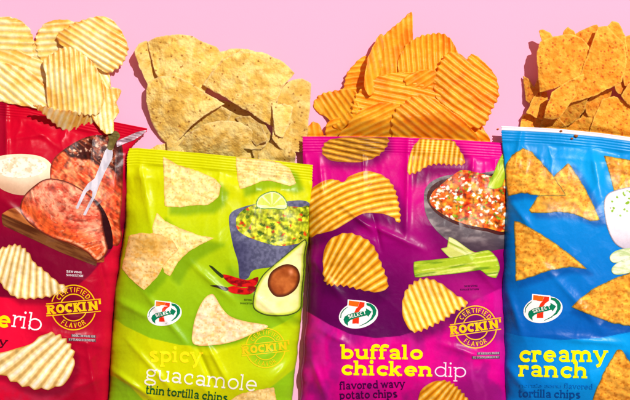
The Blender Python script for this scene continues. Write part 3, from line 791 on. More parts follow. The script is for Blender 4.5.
red.decal('printed_fork', [(109, 146), (113, 152), (112, 159), (105, 172), (98.5, 187), (95.5, 196), (85.5, 215.5), (83, 214.5), (92, 197), (92.5, 191.5), (90, 189.5), (86.5, 192), (78, 209), (75.6, 208), (83, 191), (88, 183.5), (94.5, 178.5), (100, 165), (105, 151)], steel, 6, sharp=.85, label='printed two pronged steel carving fork')
red.decal('printed_herb', [(108, 133), (116, 131), (120, 136), (116, 142), (112, 150), (107, 148), (109, 140)], lambda x, y, d: mix(np.array([(150, 138, 70)]), np.array([(70, 58, 26)]), fbm(x / 3, y / 3, 5)), 7)
ph = ridge_phase('fan', 0, 118, (38, 150))
PALE = dict(light=(255, 250, 226), mid=(246, 226, 160), dark=(206, 168, 92))
red.decal('printed_chip', jag(A['r_mid'], ph, None, 1.2), print_ridged(ph, seed=2, **PALE), 2, smooth=False, label='pale ridged chip printed above the lettering')
ph = ridge_phase('fan', 0, 84, (128, 272))
red.decal('printed_chip', jag(A['r_low'], ph, None, 1.6), print_ridged(ph, seed=5, **PALE), 5, smooth=False, label='pale ridged chip printed below the lettering')
words(red, 'prim', (-52, 318), (-14, 324), 11, .3, (250, 226, 0))
words(red, 'e', (-4, 327), (11, 328), 12, .3, (250, 226, 0))
words(red, 'rib', (11, 326.5), (42, 331.5), 12, .12, (250, 244, 248))
words(red, 'y', (-2, 345), (7, 346), 6, .26, (70, 0, 24))
badge(red, 73.5, 307.5, 22.3, -5, (248, 196, 10))
red.ink('lettering', on_line('SERVING', (66, 272.5), (82, 273.5), 2.2, .2, True, False) + on_line('SUGGESTION', (66, 276), (83, 277), 2.2, .2, True, False), (225, 215, 220), 3, step=0)
fine_print(red, (72, 336.5), (95, 337.5), 2.2, (186, 178, 180), 1, (104, 60, 72)); fine_print(red, (69, 340.5), (95, 341.5), 2.2, (186, 178, 180), 2, (104, 60, 72))
# silvery end of the seal, folded forward
def foilc(x, y, d): return mix(np.array([(214, 190, 200)]), np.array([(128, 96, 110)]), ss(.35, .7, fbm(x / 8, y / 2.2, 6)))
red.decal('folded_corner', [(117, 141), (128, 136), (137, 132), (147, 130), (142, 135), (134, 140), (126, 143), (117, 147)], foilc, 8, sharp=.7, mat=FOIL, label='silvery folded corner of the top seal')

# ------------------------------------------------------------------ PURPLE BAG
pur = Bag('snack_bag', 'purple snack bag printed with a bowl of orange dip and celery',
          L=[(302.5, 130), (303, 165), (305, 200), (309, 245), (308, 275), (306, 320), (303, 360), (300, 400), (298, 460)],
          R=[(504, 135), (504, 143), (508, 180), (507, 230), (505, 290), (507, 340), (509, 400), (509, 460)],
          T=[(302, 136.5), (345, 136.5), (400, 137.3), (450, 139.5), (505, 143)], seal_z=14, seed=31, colorfn=col_purple,
          creases=[(407, 140, 405, 235, 4, 2.4), (340, 205, 372, 232, 4, 2.6), (360, 222, 420, 250, 5, 2.4), (372, 215, 380, 250, 3, -1.8), (318, 160, 322, 200, 4, 2), (308, 255, 340, 300, 6, 2.2), (318, 330, 345, 345, 5, 2), (310, 360, 325, 400, 5, 2.4), (440, 345, 500, 365, 5, 2), (470, 262, 505, 300, 6, 2.2)], hmax=27, lift=(7, 8))
GOLD = dict(light=(255, 226, 130), mid=(242, 178, 30), dark=(196, 118, 8))
ph = ridge_phase('lin', 12, 5.2)
pur.decal('printed_chip', jag(A['p_front'], ph, None, .9), print_ridged(ph, (236, 190, 70), (190, 130, 24), (120, 70, 10), seed=8), 2, smooth=False, label='dark ridged chip printed across the seal')
ph = ridge_phase('fan', 0, 44, (470, 262))
ph = ridge_phase('lin', 98, 5.0)
pur.decal('printed_chip', jag(A['p_top'], ph, None, 1.3), print_ridged(ph, seed=12, **GOLD), 2, smooth=False, label='golden ridged chip printed near the top right')
ph = ridge_phase('ring', 0, 6.0, (405, 335))
pur.decal('printed_chip', jag(A['p_big'], ph, None, 1.0), print_ridged(ph, seed=14, **GOLD), 2, smooth=False, label='largest golden chip printed with two lobes')
ph = ridge_phase('fan', 0, 84, (296, 330))
pur.decal('printed_chip', jag(A['p_mid'], ph, None, 1.3), print_ridged(ph, seed=17, **GOLD), 2, smooth=False, label='fan shaped golden chip printed above the emblem')
ph = ridge_phase('lin', 68, 6.2)
pur.decal('printed_chip', jag(A['p_right'], ph, None, 1.6), print_ridged(ph, (255, 238, 170), (250, 206, 80), (218, 150, 26), seed=19), 2, smooth=False, label='pale golden chip printed beside the stamp badge')
ph = ridge_phase('fan', 0, 62, (480, 350))
pur.decal('printed_chip', jag(A['p_low'], ph, None, 1.2), print_ridged(ph, seed=23, **GOLD), 5, smooth=False, label='golden chip printed at the bottom edge')
def celery(a, seed, base=(170, 200, 40), lt=(226, 234, 130), dk=(96, 140, 20)):
    ca, sa = math.cos(math.radians(a)), math.sin(math.radians(a))
    def f(x, y, d):
        q = -x * sa + y * ca; p = x * ca + y * sa
        n = fbm(p / 30, q / 1.6, seed); c = mix(np.array([base]), np.array([lt]), ss(.45, .75, n)); c = mix(c, np.array([dk]), ss(.55, .8, fbm(p / 26, q / 3, seed + 4)) * .8)
        return mix(c, np.array([dk]), (1 - ss(.1, 1.3, d)) * .6)
    return f
pur.decal('printed_celery', [(488, 187), (494, 172), (500, 158), (507, 149), (507.5, 160), (506, 172), (501, 187)], celery(-62, 3), 6, label='printed celery stick standing in the dip')
ceramic = lambda x, y, d: mix(mix(np.array([(150, 140, 140)]), np.array([(92, 84, 90)]), ss(.3, .7, fbm(x / 12, y / 5, 5))), np.array([(60, 44, 60)]), ss(232, 252, y) * .8)
bw = pur.decal('printed_bowl', [(424, 196), (427, 186), (436, 179), (450, 175), (480, 173), (508, 176), (508, 240), (496, 250), (474, 251), (452, 243), (436, 230), (426, 214)], ceramic, 2, label='printed grey ceramic bowl')
pur.decal('bowl_inside', [(427, 196), (432, 186), (446, 179), (480, 176), (508, 178), (508, 231), (484, 231), (458, 225), (440, 216), (430, 206)], (70, 30, 30), 3, bw)
def buffalo(x, y, d):
    wx = x + 5 * (fbm(x / 3.5, y / 3.5, 40) - .5); wy = y + 5 * (fbm(x / 3.5, y / 3.5, 41) - .5)
    w, i = worley(wx / 3.9, wy / 3.1, 4); n = fbm(x / 6, y / 5, 9)
    c = mix(np.array([(216, 78, 12)]), np.array([(248, 160, 50)]), ss(.3, .7, n)); c = mix(c, np.array([(184, 36, 10)]), ss(.5, .75, fbm(x / 9 + 4, y / 6, 2)) * .9)
    c = mix(c, np.array([(250, 236, 206)]), ((i > .74) & (w < .46)) * np.clip(1.2 - abs(y - 200) / 60, .2, 1)); c = mix(c, np.array([(118, 150, 30)]), ((i < .15) & (w < .42)) * .95)
    c = c * (1.12 - .4 * w)[:, None] * emboss(x, y, 4.0, 17, 1.0)
    return c
pur.decal('printed_dip', [(430, 203), (433, 192), (442, 184), (452, 176), (462, 170), (475, 172), (490, 176), (508, 181), (508, 228), (486, 228), (462, 223), (444, 215)], buffalo, 4, bw, label='printed orange dip with white crumbles and herbs')
pur.decal('printed_celery', [(441, 249), (447, 247), (449, 237), (456, 240), (470, 250), (482, 256), (478, 264), (455, 262)], celery(25, 7, (206, 216, 110), (236, 240, 180), (140, 170, 40)), 4, sharp=.6)
pur.decal('printed_celery', [(414, 262), (430, 260), (455, 257), (488, 250), (497, 258), (500, 268), (496, 278), (488, 276), (480, 270), (460, 273), (430, 276), (415, 277)], celery(-8, 5), 5, sharp=.6, label='printed pale green celery stick lying flat')
logo(pur, 358.5, 315)
Y_ = (252, 238, 0)
words(pur, 'buffalo', (340, 359), (424, 359.5), 10.2, .33, Y_)
words(pur, 'chicken', (340, 375), (433, 376.5), 10.2, .33, Y_)
words(pur, 'dip', (433, 376.5), (467, 377.5), 10.2, .12, (244, 226, 244))
words(pur, 'flavored wavy', (339.5, 389.6), (405, 387.4), 5.6, .26, (62, 0, 70))
words(pur, 'potato chips', (339.5, 399.2), (398, 397.4), 5.6, .26, (62, 0, 70))
fine_print(pur, (340, 405.5), (400, 404.5), 3, (70, 0, 76), 4)
badge(pur, 475.5, 327, 21, -8, (250, 200, 10))
pur.ink('lettering', on_line('SERVING', (464, 287), (478, 286.5), 1.8, .2, True, False) + on_line('SUGGESTION', (460, 290.5), (479, 290), 1.8, .2, True, False), (90, 10, 80), 3, step=0)
fine_print(pur, (478, 354.5), (499, 354), 2.1, (186, 178, 180), 6, (96, 64, 96)); fine_print(pur, (473, 358.5), (499, 358), 2.1, (186, 178, 180), 7, (96, 64, 96))

# ------------------------------------------------------------------ GREEN BAG
grn = Bag('snack_bag', 'lime green snack bag printed with guacamole, avocado and red chilies',
          L=[(134, 140), (128.5, 151), (127, 158), (126.5, 200), (124, 235), (120, 262), (115, 290), (111.5, 340), (110, 375), (108.5, 400), (107, 460)],
          R=[(312.5, 150), (312.5, 166), (311, 200), (308, 240), (304, 275), (300, 320), (296, 360), (291.5, 400), (287, 460)],
          T=[(127, 148.5), (137, 148), (200, 153), (260, 159), (313, 165)], seal_z=18, seed=53, colorfn=col_green,
          creases=[(196, 348, 212, 384, 3.5, -2.6), (206, 345, 226, 382, 4, 2.4), (112, 300, 150, 320, 6, 2.6), (125, 340, 175, 395, 4, 1.6), (112, 372, 150, 398, 4, 3), (140, 290, 185, 345, 5, 2), (270, 385, 292, 362, 6, 2.6), (190, 265, 230, 300, 5, 2), (250, 295, 300, 335, 5, 1.6), (140, 165, 150, 230, 5, 1.6)], hmax=27, lift=(8, 12))
grn.decal('printed_chip', sharpen(A['g_top']), print_flat(seed=3), 2, label='pale triangular chip printed near the top left')
grn.decal('printed_chip', sharpen(A['g_seal']), print_flat(seed=7), 2, label='pale chip printed across the top seal')
grn.decal('printed_chip', sharpen(A['g_back']), print_flat(seed=9), 2, label='curved pale chip printed behind another')
grn.decal('printed_chip', sharpen(A['g_left']), print_flat((246, 218, 150), (222, 160, 60), seed=13, hot=lambda x, y: .6 * np.exp(-(((x - 150) / 18) ** 2 + ((y - 244) / 10) ** 2))), 4, label='golden patched chip printed at the left edge')
grn.decal('printed_chip', A['g_mid'], print_flat((252, 232, 190), (240, 188, 100), seed=15), 3, label='pale chip printed above the lettering band')
grn.decal('printed_chip', sharpen(A['g_low']), print_flat(seed=19), 6, label='pale chip printed at the bottom edge')
stone = lambda x, y, d: mix(mix(np.array([(104, 108, 138)]), np.array([(76, 80, 108)]), ss(.3, .7, fbm(x / 2.5, y / 2.5, 5))), np.array([(46, 46, 84)]), .7 * ss(262, 232, x) * ss(228, 250, y))
bw = grn.decal('printed_bowl', [(229, 222), (231, 213), (240, 208), (256, 204), (280, 202), (310, 204), (309, 244), (292, 258), (276, 266), (254, 270), (248, 278), (240, 279), (238, 262), (233, 245)], stone, 1, label='printed blue grey stone bowl')
def guac(x, y, d):
    wx = x + 5 * (fbm(x / 4, y / 4, 40) - .5); wy = y + 5 * (fbm(x / 4, y / 4, 41) - .5)
    w, i = worley(wx / 4.2, wy / 3.4, 14); n = fbm(x / 5, y / 4, 9)
    c = mix(np.array([(200, 206, 44)]), np.array([(156, 176, 28)]), ss(.3, .7, n)); c = mix(c, np.array([(70, 104, 20)]), ((i < .16) & (w < .5)) * .9)
    c = mix(c, np.array([(226, 66, 20)]), ((i > .93) & (w < .5)) * .9); c = mix(c, np.array([(226, 226, 110)]), ((i > .45) & (i < .58) & (w < .35)) * .6)
    return c * (1.12 - .4 * w)[:, None] * emboss(x, y, 4.0, 17, 1.0)
grn.decal('printed_guacamole', [(236, 222), (238, 215), (246, 208), (258, 204), (272, 205), (285, 206), (300, 207), (310, 208), (310, 238), (300, 243), (280, 246), (262, 242), (246, 236), (238, 230)], guac, 3, bw, label='printed chunky guacamole')
def lime(x, y, d):
    a = np.arctan2(y - 206, x - 272); seg = .5 + .5 * np.cos(a * 8)
    c = mix(np.array([(206, 226, 90)]), np.array([(240, 246, 190)]), ss(.8, .98, seg)); c = mix(c, np.array([(236, 244, 200)]), (1 - ss(1.2, 2.4, d))); return mix(c, np.array([(60, 130, 20)]), (1 - ss(.5, 1.2, d)))
grn.decal('printed_lime', [(256, 206), (258, 198), (265, 193), (274, 191), (282, 195), (287, 202), (286, 209), (272, 209), (262, 209)], lime, 4, label='printed lime wedge')
def avo(x, y, d):
    c = mix(np.array([(246, 240, 190)]), np.array([(226, 232, 130)]), fbm(x / 8, y / 8, 5)); c = mix(c, np.array([(196, 216, 70)]), 1 - ss(1.6, 4.5, d)); return mix(c, np.array([(52, 66, 24)]), 1 - ss(.7, 1.5, d))
av = grn.decal('printed_avocado', [(253, 306), (255, 290), (262, 276), (272, 266), (284, 256), (296, 246), (306, 240), (306.5, 260), (304, 290), (301, 308), (290, 315), (272, 316), (260, 313)], avo, 4, label='printed avocado half')
grn.decal('printed_pit', [(268, 286), (270, 274), (278, 267), (288, 264), (297, 268), (300, 278), (296, 289), (286, 296), (275, 296)], lambda x, y, d: mix(mix(np.array([(150, 70, 26)]), np.array([(196, 110, 50)]), ss(.2, .8, fbm(x / 9, y / 9, 5))), np.array([(78, 34, 14)]), 1 - ss(.4, 4.2, d)) + 70 * np.exp(-(((x - 291) / 2.2) ** 2 + ((y - 272) / 3) ** 2))[:, None], 5, av)
chi = lambda x, y, d: mix(np.array([(206, 20, 20)]), np.array([(120, 0, 14)]), ss(.4, .7, fbm(x / 5, y / 3, 7)))
c1 = grn.decal('printed_chili', [(222, 275), (228, 275), (238, 278), (248, 280), (258, 277), (256, 285), (246, 287), (236, 286), (228, 282)], chi, 2, label='printed upper red chili')
grn.decal('chili_stem', [(209, 265.5), (212, 266), (218, 271), (224, 276), (222, 278), (216, 273)], (44, 56, 20), 3, c1, sharp=.5)
c2 = grn.decal('printed_chili', [(227, 288), (234, 286), (244, 288), (252, 286), (257, 288), (250, 294), (238, 294), (230, 292)], chi, 3, label='printed lower red chili')
grn.decal('chili_stem', [(210, 285.5), (216, 285), (226, 287), (229, 289), (226, 291), (217, 287.5)], (50, 40, 30), 4, c2, sharp=.5)
grn.ink('lettering', on_line('SERVING', (244, 300.5), (252, 300.8), 1.7, .2, True, False) + on_line('SUGGESTION', (240, 304), (253, 304.3), 1.7, .2, True, False), (70, 100, 20), 3, step=0)
logo(grn, 164.5, 314, .88)
words(grn, 'spicy', (148, 362), (202, 363), 11, .3, (255, 236, 20), sag=0)
words(grn, 'guacamole', (143.5, 379), (257, 391.5), 11, .15, (248, 250, 236), sag=.6)
words(grn, 'thin tortilla chips', (145.5, 393.5), (228, 402), 6, .25, (0, 92, 40))
fine_print(grn, (147, 401.5), (205, 407), 3.2, (90, 130, 20), 9)
badge(grn, 265.5, 348, 19.6, -6, (226, 204, 20))

# ------------------------------------------------------------------ BLUE BAG
blu = Bag('snack_bag', 'blue snack bag with a white top edge printed with tortilla chips and ranch dip',
          L=[(501.5, 120), (501.5, 132), (505, 175), (506, 200), (504.5, 230), (502, 290), (503.5, 340), (505, 400), (506, 460)],
          R=[(700, 120), (702, 300), (700, 460)],
          T=[(500, 126), (530, 127.2), (560, 129), (600, 133), (640, 138.5), (702, 147)], seal_z=17, seed=71, colorfn=col_blue,
          creases=[(520, 132, 512, 175, 4, 2.2), (590, 150, 600, 200, 6, 2), (505, 290, 520, 335, 6, 2.6), (545, 270, 600, 330, 6, 1.8), (500, 360, 530, 400, 6, 2), (508, 200, 530, 230, 5, 2), (560, 340, 620, 345, 5, 2)], hmax=28, lift=(12, 8))
NA = dict(light=(244, 178, 62), dark=(196, 112, 22), rim=(60, 90, 50), spots=.6, relief=(7.0, .5))
blu.decal('printed_chip', sharpen(A['b_two']), print_flat(seed=33, hot=lambda x, y: .6 * np.exp(-(((x - 548) / 18) ** 2 + ((y - 204) / 8) ** 2)), **NA), 2, sharp=.4, label='golden triangular chip printed behind another')
blu.decal('printed_chip', sharpen(A['b_left']), print_flat(seed=35, **NA), 3, sharp=.4, label='golden triangular chip printed at the top left')
blu.decal('printed_chip', sharpen(A['b_mid']), print_flat(seed=37, **NA), 2, sharp=.4, label='golden chip printed above the emblem')
blu.decal('printed_chip', sharpen(A['b_edge']), print_flat(seed=39, **NA), 1, sharp=.4, label='golden chip printed behind the ranch bowl')
blu.decal('printed_chip', sharpen(A['b_right']), print_flat(seed=41, **NA), 4, sharp=.2, label='golden chip printed to the right of the emblem')
blu.decal('printed_chip', sharpen(A['b_low']), print_flat(seed=43, **NA), 4, sharp=.4, label='golden chip printed beside the lettering')
bw = blu.decal('printed_bowl', [(604, 208), (606, 196), (616, 190), (640, 186), (664, 190), (676, 200), (674, 224), (664, 244), (640, 252), (618, 246), (608, 230)], lambda x, y, d: mix(mix(np.array([(238, 232, 240)]), np.array([(196, 190, 206)]), ss(228, 252, y)), np.array([(100, 104, 120)]), (1 - ss(.4, 1.3, d)) * .8), 2, label='printed glass bowl of white ranch')
def ranch(x, y, d):
    w, i = worley(x / 3.2, y / 3, 21); c = mix(np.array([(250, 248, 248)]), np.array([(220, 212, 222)]), fbm(x / 7, y / 5, 3)); c = mix(c, np.array([(130, 180, 30)]), ((i > .82) & (w < .42))); return mix(c, np.array([(150, 130, 130)]), ((i < .05) & (w < .2)))
blu.decal('printed_ranch', [(607, 208), (610, 198), (620, 192), (640, 189), (662, 193), (672, 202), (664, 212), (640, 217), (618, 216)], ranch, 3, bw)
for p in ([(610, 256), (618, 250), (636, 248), (640, 256), (620, 262), (612, 262)], [(612, 268), (622, 260), (640, 256), (644, 268), (624, 274), (614, 274)]):
    blu.decal('printed_onion', p, lambda x, y, d: mix(mix(np.array([(240, 246, 222)]), np.array([(190, 214, 150)]), ss(.4, .7, fbm(x / 8, y / 2.5, 8))), np.array([(150, 190, 120)]), (1 - ss(.2, 1.2, d)) * .6), 4)
logo(blu, 543, 309.5)
words(blu, 'creamy', (518, 362), (607, 362), 11.6, .31, (252, 246, 0))
words(blu, 'ranch', (518, 376.4), (588, 378.4), 11.4, .31, (252, 246, 0))
fine_print(blu, (519.5, 387), (561, 388), 4.4, (0, 124, 212), 12)
words(blu, 'flavored', (564, 388.6), (593, 389.4), 3.9, .22, (0, 120, 208))
words(blu, 'tortilla chips', (518.5, 397), (581, 398.4), 5.6, .24, (0, 76, 156))
fine_print(blu, (519, 405.5), (580, 407), 3, (0, 80, 160), 13)

# ------------------------------------------------------------------ loose chips
def chip(name, style, outline, z0, label, group, tilt=(0, 0), curv=(0, 0), axis=0, ridge=None, seed=0, thick=.9, tone=1.0, rough=1.0, smooth=.15, under=None):
    """outline in table millimetres. tilt in mm of rise per mm along x / y(down). curv: sag coefficients along / across axis.
    ridge = (angle, period, amplitude)"""
    if style != 'nacho': z0 = 2 + (z0 - 2) * .78
    P0 = np.asarray(outline, float); c = P0.mean(0)
    P = smooth_poly(P0, .9, sharp=1 - smooth if style in ('corn', 'nacho') else .1)
    # uneven broken rim
    nrm = P - c; nrm /= np.hypot(nrm[:, 0], nrm[:, 1])[:, None] + 1e-9
    P = P + nrm * (1.5 * (fbm(P[:, 0] / 4.5, P[:, 1] / 4.5, seed + 3) - .5) * rough + 1.6 * (fbm(P[:, 0] / 12, P[:, 1] / 12, seed + 4) - .5))[:, None]
    if ridge:
        ph = ridge_phase('lin', ridge[0], ridge[1])
        P = jag_pts(P, ph, ridge[2] * .8)
    V, F = fill(P, .95 if ridge else 1.0)
    F = up(F, V); x, y = V[:, 0], V[:, 1]
    ca, sa = math.cos(math.radians(axis)), math.sin(math.radians(axis))
    dx, dy = x - c[0], y - c[1]; p = dx * ca + dy * sa; q = -dx * sa + dy * ca
    z = z0 + tilt[0] * dx + tilt[1] * dy + curv[0] * p * p + curv[1] * q * q
    z = z + (4.6 if ridge else 3.6) * (fbm(x / 24, y / 24, seed + 7) - .5)
    if not ridge:
        wq, iq = worley(x / 7, y / 7, seed + 40)
        z = z + 1.5 * (fbm(x / 8, y / 8, seed + 8) - .5) + .8 * (fbm(x / 3, y / 3, seed + 12) - .5) + .7 * (iq > .6) * ss(.5, .1, wq)
    rp = None
    if ridge:
        rp = ph(x, y) + 3.4 * (fbm(x / 34, y / 34, seed + 9) - .5)
        z = z + ridge[2] * (.38 if style == 'orange' else .6) * np.sin(rp)
    if under is not None:
        cap = under.seal_z - 1.6 - max(0, 36 - z0) * .3 + np.clip(under.ty(x) - 1.0 - y, 0, None) * .95
        z = -np.log(np.exp(-np.clip(z, -50, 60) / 1.2) + np.exp(-np.clip(cap, -50, 60) / 1.2)) * 1.2 + (.35 * ridge[2] * np.sin(rp) if ridge else 0)
    z = np.maximum(z, thick + .3)
    # colour
    d = -sdf(P, x, y); n = fbm(x / 7, y / 7, seed + 1); n2 = fbm(x / 20, y / 20, seed + 2)
    if style == 'potato':
        col = mix(np.array([(255, 240, 180)]), np.array([(250, 204, 96)]), ss(.35, .7, n * .45 + n2 * .55)); col = mix(col, np.array([(226, 138, 30)]), .75 * (1 - ss(.3, 4.0, d)) * ss(.42, .62, n)); col = mix(col, np.array([(236, 160, 44)]), .5 * ss(.58, .72, n2))
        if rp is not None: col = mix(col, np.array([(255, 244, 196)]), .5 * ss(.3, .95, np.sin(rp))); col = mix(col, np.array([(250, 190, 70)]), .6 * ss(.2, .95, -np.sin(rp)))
    elif style == 'orange':
        col = mix(np.array([(255, 178, 34)]), np.array([(255, 152, 12)]), ss(.3, .75, n * .6 + n2 * .4)); col = mix(col, np.array([(244, 108, 8)]), .5 * (1 - ss(.3, 4.0, d)) * ss(.4, .6, n)); col = mix(col, np.array([(250, 118, 6)]), .55 * ss(.56, .7, n2))
        if rp is not None: col = mix(col, np.array([(255, 206, 90)]), .5 * ss(.35, .95, np.sin(rp))); col = mix(col, np.array([(255, 146, 10)]), .4 * ss(.2, .95, -np.sin(rp)))  # ridge highlights and trough shade painted as colour stripes over the low relief
    elif style == 'corn':
        col = mix(np.array([(255, 228, 138)]), np.array([(244, 200, 90)]), ss(.3, .75, n)); col = mix(col, np.array([(252, 226, 160)]), .6 * (1 - ss(.3, 2.5, d))); col = mix(col, np.array([(212, 164, 58)]), .5 * ss(.56, .7, n2))
        w, i = worley(x / 5.5, y / 5.5, seed + 30); col = mix(col, np.array([(150, 90, 30)]), ((i > .86) & (w < .16)) * .8)
    else:
        col = mix(np.array([(255, 188, 62)]), np.array([(255, 160, 36)]), ss(.3, .75, n)); w, i = worley(x / 4.5, y / 4.5, seed + 30)
        col = mix(col, np.array([(190, 60, 10)]), ((i > .6) & (w < .2)) * .7); col = mix(col, np.array([(240, 122, 18)]), .4 * ss(.55, .7, fbm(x / 3, y / 3, seed + 44))); col = mix(col, np.array([(255, 206, 96)]), .65 * (1 - ss(.4, 1.8, d)))
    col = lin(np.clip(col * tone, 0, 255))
    top = world(x, y, z); org = world(np.array(c[0]), np.array(c[1]), np.array(float(z.min())))
    # surface normal for thickness
    bot = top.copy(); bot[:, 2] -= thick / 1000
    nV = len(V); Vt = np.concatenate([top, bot]); Ft = list(F) + [(f[2] + nV, f[1] + nV, f[0] + nV) for f in F]
    cnt = {}
    for f in F:
        for a, b in ((f[0], f[1]), (f[1], f[2]), (f[2], f[0])): cnt[(a, b)] = 1
    for (a, b) in list(cnt):
        if (b, a) not in cnt: Ft.append((b, a, a + nV, b + nV))
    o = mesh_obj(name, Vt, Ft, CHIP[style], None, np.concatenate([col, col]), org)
    return tag(o, label, 'chip', group)

def jag_pts(P, ph, amp):
    v = ph(P[:, 0], P[:, 1]); tri = np.sin(v)
    T = np.roll(P, -1, 0) - np.roll(P, 1, 0); T /= np.hypot(T[:, 0], T[:, 1])[:, None] + 1e-9
    nrm = np.stack([T[:, 1], -T[:, 0]], -1)
    if area2(P) < 0: nrm = -nrm
    g = np.abs(np.gradient(v)); g = np.clip(g / (np.percentile(g, 85) + 1e-6), 0, 1)
    return P + nrm * (amp * tri * g ** 2)[:, None]

G1 = 'pale ridged potato chips above the red bag'
def pot(*a, **k): chip('ridged_potato_chip', 'potato', *a, group=G1, **k)
pot([(-24, 30), (-8, 18), (4, 17), (18, 19), (28, 27), (33, 38), (33, 48), (30, 60), (8, 66), (-22, 60)], 6, 'pale ridged chip at the top left corner with level ridges', tilt=(.02, -.03), ridge=(2, 6.6, 1.0), seed=101)
pot([(36, 50), (36, 38), (40, 28), (48, 22), (62, 19), (76, 23), (84, 34), (82, 52), (66, 62), (46, 66)], 7, 'ridged chip with level ridges behind the two biggest pale chips', tilt=(.05, -.02), ridge=(-3, 6.2, 1.0), seed=105)
pot([(-24, 52), (-4, 47), (14, 48), (30, 56), (44, 62), (50, 76), (46, 92), (30, 84), (8, 74), (-22, 66)], 9.5, 'warm golden curled chip in the middle of the pale pile', tilt=(.04, .06), curv=(0, -.004), ridge=(20, 6.5, .45), seed=109, tone=.98)
pot([(-26, 70), (-6, 63), (12, 64), (28, 70), (42, 82), (52, 100), (48, 110), (30, 107), (6, 103), (-24, 98)], 13, 'pale ridged chip with diagonal ridges lying on the red seal', tilt=(.03, .03), ridge=(38, 6.2, 1.0), seed=113)
pot([(57, 36), (66, 28), (82, 20), (100, 16), (112, 20), (121, 30), (128, 46), (126, 58), (118, 68), (108, 73), (98, 68), (84, 58), (70, 50), (60, 44)], 20, 'large round pale chip with diagonal ridges at the top right of its pile', tilt=(.08, -.10), curv=(-.002, -.004), ridge=(32, 5.6, 1.05), seed=117)
pot([(93, 84), (102, 80), (107, 88), (113, 87), (121, 91), (117, 102), (119, 112), (114, 120), (113, 131), (105, 133), (96, 124), (90, 108)], 14, 'crumpled pale chip fragment reaching over the red seal near its corner', tilt=(-.12, .06), ridge=(84, 5.2, .4), seed=121, rough=2)
pot([(43, 62), (52, 54), (64, 47), (76, 50), (90, 60), (99, 72), (104, 88), (104, 102), (98, 114), (84, 115), (66, 114), (50, 110), (46, 92), (46, 76)], 25, 'big pale chip with upright ridges in the middle of its pile', tilt=(.02, -.05), curv=(-.003, -.003), ridge=(86, 5.2, 1.05), seed=125)
pot([(33, 105), (44, 106), (56, 109), (70, 111), (86, 113), (99, 115), (94, 124), (84, 131), (73, 134), (62, 130), (52, 122), (42, 113)], 20, 'tilted darker ridged chip hanging over the red seal', tilt=(-.2, -.55), ridge=(112, 6.0, 1.2), seed=129, tone=.86)  # tone paints in the shade of a face turned from the light
pot([(-60, 40), (-42, 28), (-24, 30), (-18, 50), (-26, 78), (-48, 84), (-62, 66)], 8, 'ridged chip beyond the left edge of the photo', ridge=(20, 6.4, 1.0), seed=131)

pot([(26, 62), (38, 60), (52, 64), (58, 78), (52, 96), (40, 88), (28, 76)], 7, 'small golden chip filling the gap left of the big upright ridged one', tilt=(.1, .05), ridge=(70, 5.8, .5), seed=133, tone=.95)
pot([(22, 44), (32, 40), (42, 46), (48, 60), (38, 70), (24, 66)], 4, 'chip scrap low in the notch between the two level ridged chips', ridge=(8, 6, .5), seed=135, tone=.93)
pot([(80, 56), (96, 58), (108, 70), (110, 88), (104, 100), (92, 92), (82, 74)], 10, 'folded pale chip peeking out right of the big upright ridged one', tilt=(-.15, .0), ridge=(60, 5.4, .6), seed=137)
G2 = 'pale corn tortilla chips above the green bag'
def corn(*a, **k): chip('tortilla_chip', 'corn', *a, group=G2, under=grn, **k)
corn([(134, 50), (139, 44), (147, 41), (153, 50), (158, 72), (156, 94), (147, 84), (139, 66)], 9, 'narrow curled corn chip edge on at the upper left of its pile', tilt=(-.75, .05), seed=201, tone=.93)
corn([(214, 62), (220, 52), (232, 48.5), (248, 49), (262, 54), (258, 68), (236, 74), (216, 74)], 8, 'corn chip showing only its top edge behind the big right one', seed=203)
corn([(194, 102), (212, 98), (236, 104), (262, 120), (272, 136), (262, 150), (236, 148), (206, 138), (184, 136)], 5, 'corn chip in shadow deep in the middle of the pile', tilt=(.02, .05), seed=205, tone=.85)  # tone puts the shade of the pile into this chip's colour
corn([(281, 84), (292, 80), (302, 78), (311, 84), (310, 104), (308, 128), (305, 152), (292, 152), (280, 148), (272, 138), (274, 112)], 10, 'upright golden corn chip at the right end of its pile', tilt=(-.18, -.02), seed=207, tone=.93)
corn([(146, 152), (157, 145), (168, 143), (182, 147), (186, 158), (178, 164), (150, 163)], 5, 'small broken corn chip at the left end of the green seal', seed=209)
corn([(254, 134), (266, 136), (282, 142), (296, 153), (294, 166), (270, 166), (258, 160)], 9, 'small folded corn chip in front of the upright golden one', tilt=(.25, .3), seed=211, tone=.9)
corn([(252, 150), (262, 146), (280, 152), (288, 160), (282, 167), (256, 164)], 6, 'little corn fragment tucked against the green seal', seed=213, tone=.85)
corn([(147, 42), (158, 37), (176, 34.5), (190, 36), (204, 42), (216, 47), (223, 57), (219, 70), (210, 84), (200, 98), (184, 96), (164, 88), (155, 72)], 16, 'rounded corn chip at the top left of its pile', tilt=(.0, -.1), curv=(-.004, -.001), axis=0, seed=215)
corn([(272, 106), (284, 104), (293, 107), (290, 122), (283, 138), (275, 134)], 16, 'small corn chip leaning on the upright golden one', tilt=(-.2, -.1), seed=217)
corn([(147, 84), (158, 77), (176, 76), (192, 83), (208, 94), (224, 104), (210, 112), (196, 122), (184, 134), (173, 147), (161, 139), (151, 122), (146, 102)], 24, 'large triangular corn chip at the left pointing right', tilt=(.16, -.24), curv=(-.003, -.004), axis=40, seed=219)
corn([(203, 85), (212, 72), (222, 60), (240, 51), (262, 52), (280, 60), (295, 73), (285, 84), (278, 98), (274, 127), (262, 121), (246, 110), (226, 98)], 26, 'large triangular corn chip on the right of its pile', tilt=(.0, -.16), curv=(-.003, -.004), axis=20, seed=221)
